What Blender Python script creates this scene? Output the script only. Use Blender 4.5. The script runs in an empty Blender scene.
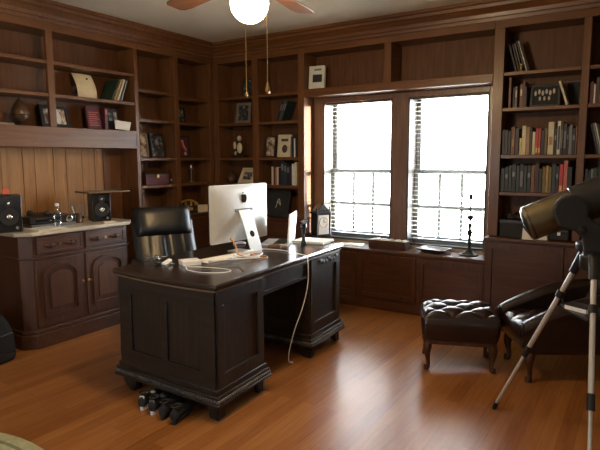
import bpy, bmesh, math, random
from mathutils import Vector, Matrix, Euler
random.seed(7)
sc = bpy.context.scene
COL = sc.collection
PI = math.pi
R = math.radians

# ------------------------------------------------------------------ materials
def _nodes(name):
    m = bpy.data.materials.new(name)
    m.use_nodes = True
    nt = m.node_tree
    return m, nt, nt.nodes['Principled BSDF']

def _ramp(nt, stops):
    n = nt.nodes.new('ShaderNodeValToRGB')
    el = n.color_ramp.elements
    while len(el) < len(stops):
        el.new(0.5)
    for e, (p, c) in zip(el, stops):
        e.position = p
        e.color = (c[0], c[1], c[2], 1)
    return n

def mat(name, c, rough=0.5, metal=0.0, var=0.12, scale=18.0, coat=0.0, bump=0.0, bscale=120.0, trans=0.0, alpha=1.0, spec=0.5, sheen=0.0):
    m, nt, b = _nodes(name)
    tc = nt.nodes.new('ShaderNodeTexCoord')
    nz = nt.nodes.new('ShaderNodeTexNoise')
    nz.inputs['Scale'].default_value = scale
    nz.inputs['Detail'].default_value = 4
    nt.links.new(tc.outputs['Object'], nz.inputs['Vector'])
    lo = tuple(max(0, v * (1 - var)) for v in c)
    hi = tuple(min(1, v * (1 + var)) for v in c)
    rp = _ramp(nt, [(0.3, lo), (0.7, hi)])
    nt.links.new(nz.outputs['Fac'], rp.inputs['Fac'])
    nt.links.new(rp.outputs['Color'], b.inputs['Base Color'])
    b.inputs['Roughness'].default_value = rough
    b.inputs['Metallic'].default_value = metal
    b.inputs['Coat Weight'].default_value = coat
    b.inputs['Coat Roughness'].default_value = 0.15
    b.inputs['Specular IOR Level'].default_value = spec
    b.inputs['Transmission Weight'].default_value = trans
    if bump:
        n2 = nt.nodes.new('ShaderNodeTexNoise')
        n2.inputs['Scale'].default_value = bscale
        n2.inputs['Detail'].default_value = 3
        nt.links.new(tc.outputs['Object'], n2.inputs['Vector'])
        bp = nt.nodes.new('ShaderNodeBump')
        bp.inputs['Strength'].default_value = bump
        bp.inputs['Distance'].default_value = 0.004
        nt.links.new(n2.outputs['Fac'], bp.inputs['Height'])
        nt.links.new(bp.outputs['Normal'], b.inputs['Normal'])
    return m

def wood(name, dark, light, axis='z', rough=0.38, scale=9.0, coat=0.15, stretch=14.0, spec=0.5):
    m, nt, b = _nodes(name)
    tc = nt.nodes.new('ShaderNodeTexCoord')
    mp = nt.nodes.new('ShaderNodeMapping')
    s = [stretch, stretch, stretch]
    s['xyz'.index(axis)] = 1.0
    mp.inputs['Scale'].default_value = s
    nt.links.new(tc.outputs['Object'], mp.inputs['Vector'])
    n1 = nt.nodes.new('ShaderNodeTexNoise')
    n1.inputs['Scale'].default_value = scale / 4
    n1.inputs['Detail'].default_value = 8
    n1.inputs['Roughness'].default_value = 0.62
    n1.inputs['Distortion'].default_value = 0.7
    nt.links.new(mp.outputs['Vector'], n1.inputs['Vector'])
    n2 = nt.nodes.new('ShaderNodeTexNoise')
    n2.inputs['Scale'].default_value = 2.2
    n2.inputs['Detail'].default_value = 2
    nt.links.new(tc.outputs['Object'], n2.inputs['Vector'])
    rp = _ramp(nt, [(0.28, dark), (0.72, light)])
    nt.links.new(n1.outputs['Fac'], rp.inputs['Fac'])
    mx = nt.nodes.new('ShaderNodeMix')
    mx.data_type = 'RGBA'
    mx.blend_type = 'MULTIPLY'
    r2 = _ramp(nt, [(0.3, (0.78, 0.76, 0.74)), (0.7, (1, 1, 1))])
    nt.links.new(n2.outputs['Fac'], r2.inputs['Fac'])
    mx.inputs['Factor'].default_value = 0.8
    nt.links.new(rp.outputs['Color'], mx.inputs['A'])
    nt.links.new(r2.outputs['Color'], mx.inputs['B'])
    nt.links.new(mx.outputs['Result'], b.inputs['Base Color'])
    b.inputs['Roughness'].default_value = rough
    b.inputs['Coat Weight'].default_value = coat
    b.inputs['Coat Roughness'].default_value = 0.2
    b.inputs['Specular IOR Level'].default_value = spec
    bp = nt.nodes.new('ShaderNodeBump')
    bp.inputs['Strength'].default_value = 0.12
    bp.inputs['Distance'].default_value = 0.002
    nt.links.new(n1.outputs['Fac'], bp.inputs['Height'])
    nt.links.new(bp.outputs['Normal'], b.inputs['Normal'])
    return m

def emit(name, c, strength):
    m, nt, b = _nodes(name)
    b.inputs['Base Color'].default_value = (c[0], c[1], c[2], 1)
    b.inputs['Emission Color'].default_value = (c[0], c[1], c[2], 1)
    b.inputs['Emission Strength'].default_value = strength
    tc = nt.nodes.new('ShaderNodeTexCoord')
    nz = nt.nodes.new('ShaderNodeTexNoise')
    nz.inputs['Scale'].default_value = 3
    nt.links.new(tc.outputs['Object'], nz.inputs['Vector'])
    rp = _ramp(nt, [(0.2, tuple(v * 0.95 for v in c)), (0.8, c)])
    nt.links.new(nz.outputs['Fac'], rp.inputs['Fac'])
    nt.links.new(rp.outputs['Color'], b.inputs['Base Color'])
    return m

def picture(name, stops, scale=9.0, seed=0.0):
    m, nt, b = _nodes(name)
    tc = nt.nodes.new('ShaderNodeTexCoord')
    mp = nt.nodes.new('ShaderNodeMapping')
    mp.inputs['Location'].default_value = (seed, seed * 1.7, seed * 0.3)
    nt.links.new(tc.outputs['Object'], mp.inputs['Vector'])
    nz = nt.nodes.new('ShaderNodeTexNoise')
    nz.inputs['Scale'].default_value = scale
    nz.inputs['Detail'].default_value = 3
    nt.links.new(mp.outputs['Vector'], nz.inputs['Vector'])
    rp = _ramp(nt, stops)
    nt.links.new(nz.outputs['Fac'], rp.inputs['Fac'])
    nt.links.new(rp.outputs['Color'], b.inputs['Base Color'])
    b.inputs['Roughness'].default_value = 0.3
    return m

def floor_mat():
    m, nt, b = _nodes('oak_floorboards')
    tc = nt.nodes.new('ShaderNodeTexCoord')
    mp = nt.nodes.new('ShaderNodeMapping')
    mp.inputs['Rotation'].default_value = (0, 0, R(90))
    nt.links.new(tc.outputs['Object'], mp.inputs['Vector'])
    br = nt.nodes.new('ShaderNodeTexBrick')
    br.offset = 0.37
    br.offset_frequency = 2
    br.inputs['Scale'].default_value = 1.0
    br.inputs['Brick Width'].default_value = 1.35
    br.inputs['Row Height'].default_value = 0.082
    br.inputs['Mortar Size'].default_value = 0.0007
    br.inputs['Mortar Smooth'].default_value = 0.2
    br.inputs['Color1'].default_value = (0, 0, 0, 1)
    br.inputs['Color2'].default_value = (1, 1, 1, 1)
    br.inputs['Mortar'].default_value = (0.5, 0.5, 0.5, 1)
    nt.links.new(mp.outputs['Vector'], br.inputs['Vector'])
    m2 = nt.nodes.new('ShaderNodeMapping')
    m2.inputs['Scale'].default_value = (26, 1.4, 1)
    nt.links.new(tc.outputs['Object'], m2.inputs['Vector'])
    n1 = nt.nodes.new('ShaderNodeTexNoise')
    n1.inputs['Scale'].default_value = 2.0
    n1.inputs['Detail'].default_value = 8
    n1.inputs['Distortion'].default_value = 0.8
    nt.links.new(m2.outputs['Vector'], n1.inputs['Vector'])
    mxf = nt.nodes.new('ShaderNodeMix')
    mxf.inputs['Factor'].default_value = 0.68
    nt.links.new(br.outputs['Color'], mxf.inputs['A'])
    nt.links.new(n1.outputs['Fac'], mxf.inputs['B'])
    rp = _ramp(nt, [(0.15, FLOOR_D), (0.5, FLOOR_M), (0.9, FLOOR_L)])
    nt.links.new(mxf.outputs['Result'], rp.inputs['Fac'])
    mx = nt.nodes.new('ShaderNodeMix')
    mx.data_type = 'RGBA'
    nt.links.new(br.outputs['Fac'], mx.inputs['Factor'])
    nt.links.new(rp.outputs['Color'], mx.inputs['A'])
    mx.inputs['B'].default_value = (0.05, 0.018, 0.008, 1)
    nt.links.new(mx.outputs['Result'], b.inputs['Base Color'])
    b.inputs['Roughness'].default_value = 0.30
    b.inputs['Specular IOR Level'].default_value = 0.17
    bp = nt.nodes.new('ShaderNodeBump')
    bp.inputs['Strength'].default_value = 0.15
    bp.inputs['Distance'].default_value = 0.002
    nt.links.new(n1.outputs['Fac'], bp.inputs['Height'])
    nt.links.new(bp.outputs['Normal'], b.inputs['Normal'])
    return m

def glass_mat():
    m = bpy.data.materials.new('window_glass')
    m.use_nodes = True
    nt = m.node_tree
    nt.nodes.clear()
    out = nt.nodes.new('ShaderNodeOutputMaterial')
    tr = nt.nodes.new('ShaderNodeBsdfTransparent')
    gl = nt.nodes.new('ShaderNodeBsdfGlossy')
    gl.inputs['Roughness'].default_value = 0.02
    mx = nt.nodes.new('ShaderNodeMixShader')
    fr = nt.nodes.new('ShaderNodeLayerWeight')
    fr.inputs['Blend'].default_value = 0.08
    nt.links.new(fr.outputs['Facing'], mx.inputs['Fac'])
    nt.links.new(tr.outputs['BSDF'], mx.inputs[1])
    nt.links.new(gl.outputs['BSDF'], mx.inputs[2])
    nt.links.new(mx.outputs['Shader'], out.inputs['Surface'])
    return m

def clear_mat(name, tint):
    m = bpy.data.materials.new(name)
    m.use_nodes = True
    nt = m.node_tree
    nt.nodes.clear()
    out = nt.nodes.new('ShaderNodeOutputMaterial')
    tr = nt.nodes.new('ShaderNodeBsdfTransparent')
    tr.inputs['Color'].default_value = (tint[0], tint[1], tint[2], 1)
    gl = nt.nodes.new('ShaderNodeBsdfGlossy')
    gl.inputs['Roughness'].default_value = 0.06
    mx = nt.nodes.new('ShaderNodeMixShader')
    lw = nt.nodes.new('ShaderNodeLayerWeight')
    lw.inputs['Blend'].default_value = 0.35
    nt.links.new(lw.outputs['Facing'], mx.inputs['Fac'])
    nt.links.new(tr.outputs['BSDF'], mx.inputs[1])
    nt.links.new(gl.outputs['BSDF'], mx.inputs[2])
    nt.links.new(mx.outputs['Shader'], out.inputs['Surface'])
    return m

FLOOR_D = (0.160, 0.052, 0.013)
FLOOR_M = (0.275, 0.108, 0.032)
FLOOR_L = (0.39, 0.175, 0.058)
BD, BL = (0.088, 0.034, 0.0110), (0.186, 0.079, 0.0285)
WZ = wood('bookcase_wood_upright', BD, BL, 'z', coat=0.06, spec=0.35)
WX = wood('bookcase_wood_level', BD, BL, 'x', coat=0.06, spec=0.35)
WALC = wood('alcove_panel_wood', (0.13, 0.05, 0.02), (0.24, 0.105, 0.045), 'z')
WBACK = wood('bookcase_back_wood', (0.070, 0.027, 0.0090), (0.150, 0.061, 0.021), 'z', rough=0.55, coat=0.0, spec=0.3)
PLANK = wood('pale_plank_wood', (0.24, 0.108, 0.034), (0.42, 0.215, 0.078), 'z', rough=0.55, coat=0.0, spec=0.3)
DESKZ = wood('desk_wood_upright', (0.019, 0.0130, 0.0102), (0.045, 0.0315, 0.0245), 'z', rough=0.42, coat=0.0, spec=0.3)
DESKX = wood('desk_wood_level', (0.019, 0.0130, 0.0102), (0.045, 0.0315, 0.0245), 'x', rough=0.42, coat=0.0, spec=0.3)
DESKTOP = wood('desk_top_wood', (0.012, 0.0075, 0.006), (0.030, 0.020, 0.015), 'y', rough=0.26, coat=0.4)
DESKTRIM = wood('desk_edge_wood', (0.14, 0.10, 0.055), (0.24, 0.17, 0.10), 'x', rough=0.4)
BUFZ = wood('buffet_wood_upright', (0.046, 0.018, 0.010), (0.098, 0.040, 0.021), 'z', rough=0.42)
BUFX = wood('buffet_wood_level', (0.046, 0.018, 0.010), (0.098, 0.040, 0.021), 'y', rough=0.42)
BUFL = wood('buffet_panel_wood', (0.06, 0.024, 0.013), (0.12, 0.05, 0.027), 'z', rough=0.42)
MARBLE = mat('cream_marble', (0.50, 0.44, 0.35), 0.3, var=0.18, scale=7, coat=0.2)
CEIL = mat('ceiling_paint', (0.63, 0.57, 0.49), 0.9, var=0.03, scale=4)
WALLP = mat('wall_paint', (0.42, 0.36, 0.28), 0.9, var=0.04, scale=4)
SASH = mat('sash_grey_paint', (0.10, 0.108, 0.115), 0.5, var=0.05)
CASING = wood('window_casing_wood', (0.115, 0.058, 0.036), (0.22, 0.12, 0.078), 'z')
JAMB = mat('window_jamb_paint', (0.035, 0.026, 0.02), 0.5, var=0.05)
SLAT = mat('blind_slat_paint', (0.62, 0.60, 0.52), 0.5, var=0.05)
GLASS = glass_mat()
BLK = mat('black_plastic', (0.012, 0.012, 0.013), 0.4, var=0.2)
BLKG = mat('black_gloss', (0.006, 0.006, 0.007), 0.12, var=0.1, coat=0.4)
BLKM = mat('black_matt', (0.014, 0.014, 0.014), 0.75, var=0.2)
LEATH = mat('black_leather', (0.006, 0.0065, 0.008), 0.33, var=0.2, bump=0.25, bscale=90)
LEATB = mat('oxblood_leather', (0.017, 0.008, 0.0065), 0.30, var=0.25, bump=0.2, bscale=80, coat=0.2)
MAHOG = wood('mahogany_leg_wood', (0.04, 0.014, 0.007), (0.085, 0.033, 0.017), 'z')
ALU = mat('brushed_aluminium', (0.70, 0.71, 0.69), 0.36, metal=0.55, var=0.03, scale=40)
STEEL = mat('tripod_steel', (0.60, 0.60, 0.58), 0.38, metal=0.45, var=0.05)
CHROME = mat('chrome', (0.75, 0.75, 0.75), 0.15, metal=1.0, var=0.03)
BRASS = mat('brass', (0.55, 0.38, 0.16), 0.3, metal=1.0, var=0.06)
CHAMP = mat('champagne_metal', (0.20, 0.17, 0.10), 0.33, metal=0.9, var=0.06)
WHITE = mat('white_plastic', (0.80, 0.81, 0.82), 0.35, var=0.03)
PAPER = mat('white_paper', (0.74, 0.72, 0.66), 0.8, var=0.05)
CREAMP = mat('cream_paper', (0.62, 0.52, 0.34), 0.8, var=0.08)
PAGES = mat('book_pages', (0.55, 0.50, 0.40), 0.85, var=0.1, scale=60)
GREYM = mat('grey_plastic', (0.16, 0.16, 0.17), 0.45, var=0.08)
IRON = mat('dark_iron', (0.025, 0.022, 0.020), 0.45, metal=0.4, var=0.2)
ORANGE = mat('tan_cable_rubber', (0.55, 0.24, 0.08), 0.5, var=0.08)
RUG = mat('pale_green_rug', (0.42, 0.43, 0.27), 0.95, var=0.18, scale=30, bump=0.6, bscale=200)
RUGB = mat('rug_border_wool', (0.20, 0.23, 0.13), 0.95, var=0.2, scale=30, bump=0.6, bscale=200)
BRONZE = mat('brown_bronze', (0.10, 0.055, 0.03), 0.35, metal=0.5, var=0.2)
SOLE = mat('white_rubber', (0.70, 0.70, 0.68), 0.6, var=0.04)
SHOE = mat('black_shoe_fabric', (0.012, 0.012, 0.013), 0.6, var=0.3, bump=0.3)
SHOEB = mat('brown_shoe_leather', (0.045, 0.02, 0.011), 0.4, var=0.2)
BLADE = wood('fan_blade_wood', (0.10, 0.045, 0.025), (0.20, 0.10, 0.055), 'x')
GLOBE = emit('lamp_globe_glass', (1.0, 0.70, 0.36), 82.0)
BOTTLE = clear_mat('clear_bottle_plastic', (0.86, 0.9, 0.92))
CRYST = clear_mat('crystal_glass', (0.8, 0.84, 0.86))
GOLD = mat('gold_paint', (0.5, 0.33, 0.1), 0.4, metal=0.6)
BLUEL = mat('pale_blue_print', (0.35, 0.45, 0.65), 0.6, var=0.1)
EMBL = mat('dark_emblem', (0.02, 0.02, 0.022), 0.15, var=0.05)

BASEZ = wood('base_cabinet_wood_upright', (0.052, 0.019, 0.0095), (0.115, 0.045, 0.021), 'z', coat=0.06, spec=0.35)  # redder stain than the bookcases, with the low cabinets' shade put into the colour
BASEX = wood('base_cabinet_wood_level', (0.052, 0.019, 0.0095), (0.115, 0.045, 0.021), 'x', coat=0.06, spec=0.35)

# ------------------------------------------------------------------ mesh helper
class MB:
    def __init__(s):
        s.v = []
        s.f = []
    def add(s, vs, fs, M=None):
        o = len(s.v)
        for p in vs:
            p = Vector(p)
            s.v.append(M @ p if M else p)
        for f in fs:
            s.f.append(tuple(i + o for i in f))
        return s
    def bx(s, x0, x1, y0, y1, z0, z1, M=None):
        vs = [(x0, y0, z0), (x1, y0, z0), (x1, y1, z0), (x0, y1, z0), (x0, y0, z1), (x1, y0, z1), (x1, y1, z1), (x0, y1, z1)]
        return s.add(vs, [(0, 3, 2, 1), (4, 5, 6, 7), (0, 1, 5, 4), (1, 2, 6, 5), (2, 3, 7, 6), (3, 0, 4, 7)], M)
    def prism(s, poly, h0, h1, M=None):
        n = len(poly)
        vs = [(p[0], p[1], h0) for p in poly] + [(p[0], p[1], h1) for p in poly]
        fs = [tuple(range(n - 1, -1, -1)), tuple(range(n, 2 * n))]
        fs += [(i, (i + 1) % n, n + (i + 1) % n, n + i) for i in range(n)]
        return s.add(vs, fs, M)
    def lathe(s, prof, n=20, M=None, cap=True):
        vs, fs = [], []
        for r, z in prof:
            for k in range(n):
                a = 2 * PI * k / n
                vs.append((r * math.cos(a), r * math.sin(a), z))
        for i in range(len(prof) - 1):
            for k in range(n):
                fs.append((i * n + k, i * n + (k + 1) % n, (i + 1) * n + (k + 1) % n, (i + 1) * n + k))
        if cap:
            if prof[0][0] > 1e-5:
                fs.append(tuple(range(n - 1, -1, -1)))
            if prof[-1][0] > 1e-5:
                o = (len(prof) - 1) * n
                fs.append(tuple(o + k for k in range(n)))
        return s.add(vs, fs, M)
    def tube(s, pts, r, n=10, M=None, cap=True):
        pts = [Vector(p) for p in pts]
        rs = r if isinstance(r, (list, tuple)) else [r] * len(pts)
        vs, fs = [], []
        up = None
        for i, p in enumerate(pts):
            t = (pts[min(i + 1, len(pts) - 1)] - pts[max(i - 1, 0)]).normalized()
            if up is None:
                up = t.orthogonal().normalized()
            else:
                up = (up - t * up.dot(t))
                up = up.normalized() if up.length > 1e-6 else t.orthogonal().normalized()
            w = t.cross(up)
            for k in range(n):
                a = 2 * PI * k / n
                vs.append(p + (up * math.cos(a) + w * math.sin(a)) * rs[i])
        for i in range(len(pts) - 1):
            for k in range(n):
                fs.append((i * n + k, i * n + (k + 1) % n, (i + 1) * n + (k + 1) % n, (i + 1) * n + k))
        if cap:
            fs.append(tuple(range(n - 1, -1, -1)))
            o = (len(pts) - 1) * n
            fs.append(tuple(o + k for k in range(n)))
        return s.add(vs, fs, M)
    def ell(s, c, r, n=16, m=10, M=None):
        prof = []
        vs, fs = [], []
        for i in range(m + 1):
            t = PI * i / m
            for k in range(n):
                a = 2 * PI * k / n
                vs.append((c[0] + r[0] * math.sin(t) * math.cos(a), c[1] + r[1] * math.sin(t) * math.sin(a), c[2] - r[2] * math.cos(t)))
        for i in range(m):
            for k in range(n):
                fs.append((i * n + k, i * n + (k + 1) % n, (i + 1) * n + (k + 1) % n, (i + 1) * n + k))
        return s.add(vs, fs, M)
    def grid(s, fn, nu, nv, M=None):
        vs = [fn(i / nu, j / nv) for j in range(nv + 1) for i in range(nu + 1)]
        fs = [(j * (nu + 1) + i, j * (nu + 1) + i + 1, (j + 1) * (nu + 1) + i + 1, (j + 1) * (nu + 1) + i) for j in range(nv) for i in range(nu)]
        return s.add(vs, fs, M)
    def sweep(s, secs, M=None):
        # list of closed rings with equal counts, capped
        n = len(secs[0])
        vs = [p for r in secs for p in r]
        fs = []
        for i in range(len(secs) - 1):
            for k in range(n):
                fs.append((i * n + k, i * n + (k + 1) % n, (i + 1) * n + (k + 1) % n, (i + 1) * n + k))
        fs.append(tuple(range(n - 1, -1, -1)))
        o = (len(secs) - 1) * n
        fs.append(tuple(o + k for k in range(n)))
        return s.add(vs, fs, M)
    def build(s, name, m, parent=None, bevel=0.0, seg=2, smooth=40, loc=None, rot=None, sub=0):
        me = bpy.data.meshes.new(name)
        bm = bmesh.new()
        vs = [bm.verts.new(p) for p in s.v]
        for f in s.f:
            try:
                bm.faces.new([vs[i] for i in f])
            except ValueError:
                pass
        bmesh.ops.remove_doubles(bm, verts=bm.verts, dist=1e-6)
        bmesh.ops.recalc_face_normals(bm, faces=bm.faces)
        for f in bm.faces:
            f.smooth = True
        bm.to_mesh(me)
        bm.free()
        me.set_sharp_from_angle(angle=R(smooth))
        me.materials.append(m)
        o = bpy.data.objects.new(name, me)
        COL.objects.link(o)
        if parent:
            o.parent = parent
        if loc is not None:
            o.location = loc
        if rot is not None:
            o.rotation_euler = rot
        if bevel:
            b = o.modifiers.new('edge', 'BEVEL')
            b.width = bevel
            b.segments = seg
            b.limit_method = 'ANGLE'
            b.angle_limit = R(35)
        if sub:
            d = o.modifiers.new('smooth', 'SUBSURF')
            d.levels = sub
            d.render_levels = sub
        return o

def T(loc=(0, 0, 0), rot=(0, 0, 0), scale=(1, 1, 1)):
    return Matrix.LocRotScale(Vector(loc), Euler(rot), Vector(scale))

def empty(name, loc, rz=0.0, rx=0.0, ry=0.0):
    o = bpy.data.objects.new(name, None)
    o.empty_display_size = 0.05
    o.location = loc
    o.rotation_euler = (rx, ry, rz)
    COL.objects.link(o)
    return o

def tag(o, label, cat, group=None):
    o['label'] = label
    o['category'] = cat
    if group:
        o['group'] = group
    return o

def thing(name, label, cat, loc, rz=0.0, group=None, rx=0.0, ry=0.0):
    return tag(empty(name, loc, rz, rx, ry), label, cat, group)

def struct(o):
    o['kind'] = 'structure'
    return o

def copy_tree(o, parent=None):
    c = o.copy()
    COL.objects.link(c)
    if parent:
        c.parent = parent
        c.matrix_parent_inverse = o.matrix_parent_inverse.copy()
    for ch in list(o.children):
        copy_tree(ch, c)
    return c

def smooth_path(pts, k=6):
    pts = [Vector(p) for p in pts]
    out = []
    n = len(pts)
    for i in range(n - 1):
        p0, p1, p2, p3 = pts[max(i - 1, 0)], pts[i], pts[i + 1], pts[min(i + 2, n - 1)]
        for j in range(k):
            t = j / k
            out.append(0.5 * ((2 * p1) + (p2 - p0) * t + (2 * p0 - 5 * p1 + 4 * p2 - p3) * t * t + (3 * p1 - p0 - 3 * p2 + p3) * t ** 3))
    out.append(pts[-1])
    return out

def rail_panel(mb, x0, x1, z0, z1, y, cols, st=0.07, top=None, bot=None, d=0.014, mid=None):
    """raised stiles and rails on a face in the x-z plane whose outward side is -y"""
    top = st if top is None else top
    bot = st if bot is None else bot
    mid = st if mid is None else mid
    mb.bx(x0, x1, y - d, y + 0.002, z1 - top, z1)
    mb.bx(x0, x1, y - d, y + 0.002, z0, z0 + bot)
    mb.bx(x0, x0 + st, y - d, y + 0.002, z0 + bot, z1 - top)
    mb.bx(x1 - st, x1, y - d, y + 0.002, z0 + bot, z1 - top)
    for k in range(1, cols):
        xc = x0 + (x1 - x0) * k / cols
        mb.bx(xc - mid / 2, xc + mid / 2, y - d, y + 0.002, z0 + bot, z1 - top)

# ------------------------------------------------------------------ room shell
XL, YF, XR, YN, ZC = -4.63, 5.14, 1.40, -1.30, 2.80
struct(MB().bx(XL - 0.2, XR + 0.2, YN - 0.2, YF + 0.25, -0.12, 0.0).build('floor', floor_mat()))
struct(MB().bx(XL - 0.2, XR + 0.2, YN - 0.2, YF + 0.25, ZC, ZC + 0.12).build('ceiling', CEIL))
struct(MB().bx(XL - 0.2, XL, YN - 0.2, YF + 0.25, 0, ZC).build('wall_left', WALLP))
WIN = [(-2.965, -2.165), (-2.01, -1.235)]
WZ0, WZ1 = 0.63, 2.13
m = MB()
m.bx(XL, -2.965, YF, YF + 0.2, 0, ZC).bx(-1.235, XR, YF, YF + 0.2, 0, ZC)
m.bx(-2.965, -1.235, YF, YF + 0.2, 0, WZ0).bx(-2.965, -1.235, YF, YF + 0.2, WZ1, ZC).bx(-2.165, -2.01, YF, YF + 0.2, WZ0, WZ1)
struct(m.build('wall_far', WALLP))
RW = (0.40, 0.85, 1.25, 1.95)      # unseen window in the wall beside the camera, added to supply light
m = MB()
m.bx(XR, XR + 0.2, YN, RW[0], 0, ZC).bx(XR, XR + 0.2, RW[1], YF, 0, ZC)
m.bx(XR, XR + 0.2, RW[0], RW[1], 0, RW[2]).bx(XR, XR + 0.2, RW[0], RW[1], RW[3], ZC)
struct(m.build('wall_right', WALLP))
NW = (-2.65, -2.15, 1.05, 1.85)     # small unseen window behind the camera, added for more light
m = MB()
m.bx(XL, NW[0], YN - 0.2, YN, 0, ZC).bx(NW[1], XR + 0.2, YN - 0.2, YN, 0, ZC)
m.bx(NW[0], NW[1], YN - 0.2, YN, 0, NW[2]).bx(NW[0], NW[1], YN - 0.2, YN, NW[3], ZC)
struct(m.build('wall_near', WALLP))

# crown mouldings
prof = [(0.0, 2.64), (-0.018, 2.64), (-0.022, 2.668), (-0.034, 2.672), (-0.040, 2.70), (-0.070, 2.735), (-0.088, 2.742), (-0.092, 2.768), (-0.108, 2.775), (-0.110, 2.80), (0.0, 2.80)]
def crown(name, x0, x1, M):
    mb = MB()
    n = len(prof)
    mb.sweep([[(x0, p[0], p[1]) for p in prof], [(x1, p[0], p[1]) for p in prof]], M)
    return struct(mb.build(name, WX, smooth=25))
crown('trim_1', -4.33, XR, T((0, 4.85, 0)))
crown('trim_2', YN, 4.85, T((-4.33, 0, 0), (0, 0, R(90))))

# windows in the far wall
def far_window(idx, x0, x1):
    w = struct(empty('window_%d' % idx, ((x0 + x1) / 2, 5.2, WZ0)))
    c = (x0 + x1) / 2
    a, b = x0 - c, x1 - c
    H = WZ1 - WZ0
    fr = MB()
    fr.bx(a, a + 0.02, -0.148, 0.13, 0, H).bx(b - 0.02, b, -0.148, 0.13, 0, H).bx(a, b, -0.148, 0.13, H - 0.02, H).bx(a, b, -0.06, 0.13, 0, 0.02)
    fr.build('window_jamb', JAMB, w)
    mid = 1.365 - WZ0
    for nm, z0, z1, y in (('upper_sash', mid - 0.02, H - 0.02, 0.055), ('lower_sash', 0.02, mid + 0.02, 0.015)):
        s = MB()
        A, B = a + 0.02, b - 0.02
        s.bx(A, A + 0.04, y, y + 0.035, z0, z1).bx(B - 0.04, B, y, y + 0.035, z0, z1)
        s.bx(A + 0.04, B - 0.04, y, y + 0.035, z1 - 0.038, z1).bx(A + 0.04, B - 0.04, y, y + 0.035, z0, z0 + (0.07 if nm[0] == 'l' else 0.038))
        so = s.build(nm, SASH, w, bevel=0.004)
        mu = MB()
        for k in (1, 2) if nm[0] == 'l' else ():
            xm = A + 0.04 + (B - A - 0.08) * k / 3
            mu.bx(xm - 0.016, xm + 0.016, y + 0.008, y + 0.026, z0 + 0.038, z1 - 0.038)
        zm = (z0 + z1) / 2
        if nm[0] == 'l':
            mu.bx(A + 0.04, B - 0.04, y + 0.009, y + 0.025, zm - 0.016, zm + 0.016)
            mu.build('muntin_bars', SASH, so)
        MB().bx(A + 0.03, B - 0.03, y + 0.015, y + 0.018, z0 + 0.03, z1 - 0.03).build('pane', GLASS, so)
    return w
far_window(1, *WIN[0])
far_window(2, *WIN[1])
# casing boards standing out from the wall around both windows
cs = MB()
cs.bx(-3.073, -2.960, 5.05, 5.139, 0.60, 2.139).bx(-2.170, -2.005, 5.05, 5.139, 0.60, 2.139).bx(-1.24, -1.16, 5.05, 5.139, 0.60, 2.139)
cs.bx(-2.960, -2.170, 5.05, 5.139, 2.085, 2.139).bx(-2.005, -1.24, 5.05, 5.139, 2.085, 2.139)
struct(cs.build('trim_3', CASING, bevel=0.004))

# frame and glass of the added window beside the camera
w = struct(empty('window_3', (XR + 0.1, (RW[0] + RW[1]) / 2, RW[2])))
hw, hh = (RW[1] - RW[0]) / 2, RW[3] - RW[2]
fr = MB()
for s_ in (-1, 1):
    fr.bx(-0.11, 0.1, s_ * hw - 0.03, s_ * hw + 0.03, 0, hh)
fr.bx(-0.11, 0.1, -hw, hw, -0.03, 0.03).bx(-0.11, 0.1, -hw, hw, hh - 0.03, hh + 0.03).bx(-0.02, 0.02, -0.03, 0.03, 0, hh).bx(-0.02, 0.02, -hw, hw, hh / 2 - 0.02, hh / 2 + 0.02)
fr.build('window_frame', SASH, w)
MB().bx(0.0, 0.004, -hw, hw, 0, hh).build('pane', GLASS, w)

w = struct(empty('window_4', ((NW[0] + NW[1]) / 2, YN - 0.1, NW[2])))  # frame and glass of the added window behind the camera
hw, hh = (NW[1] - NW[0]) / 2, NW[3] - NW[2]
fr = MB()
for s_ in (-1, 1):
    fr.bx(s_ * hw - 0.03, s_ * hw + 0.03, -0.1, 0.11, 0, hh)
fr.bx(-hw, hw, -0.1, 0.11, -0.03, 0.03).bx(-hw, hw, -0.1, 0.11, hh - 0.03, hh + 0.03).bx(-hw, hw, -0.02, 0.02, hh / 2 - 0.02, hh / 2 + 0.02)
fr.build('window_frame', SASH, w)
MB().bx(-hw, hw, 0.0, 0.004, 0, hh).build('pane', GLASS, w)

# ------------------------------------------------------------------ built-in bookcases
TOP = 2.578
def bookcase(name, label, loc, rz, posts, shelves, z0, depth=0.27, beam=None, back=True, ends=None, top_only=False):
    """posts: list of (x0,x1); shelves: one list of shelf-top heights per bay"""
    t = thing(name, label, 'bookcase', loc, rz)
    xa, xb = ends if ends else (posts[0][0], posts[-1][1])
    MB().bx(xa, xb, 0, 0.02, TOP, 2.70).bx(xa, xb, 0.02, depth, TOP, TOP + 0.02).build('header_board', WX, t, bevel=0.002)
    if back:
        MB().bx(xa, xb, depth - 0.012, depth, z0, TOP).build('back_panel', WBACK, t)
    for p in posts:
        MB().bx(p[0], p[1], 0, depth - 0.012, z0, TOP).build('post', WZ, t, bevel=0.003)
    spans = []
    e = [xa] + [q for p in posts for q in p] + [xb]
    inner = [(posts[i][1], posts[i + 1][0]) for i in range(len(posts) - 1)] if not top_only else top_only
    for (a, b), zs in zip(inner, shelves):
        for z in zs:
            MB().bx(a, b, 0.006, depth - 0.012, z - 0.03, z).build('shelf', WX, t, bevel=0.003)
    if beam:
        MB().bx(xa if top_only else inner[0][0], xb if top_only else inner[-1][1], -0.002, depth - 0.012, beam[0], beam[1]).build('beam', WX, t, bevel=0.004)
    return t
ZB = [2.20, 1.905, 1.515, 1.23]
ZFAR = [2.20, 1.905, 1.515, 1.21]
ZR = [2.215, 1.92, 1.525, 1.21]
LR = R(90)
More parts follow.
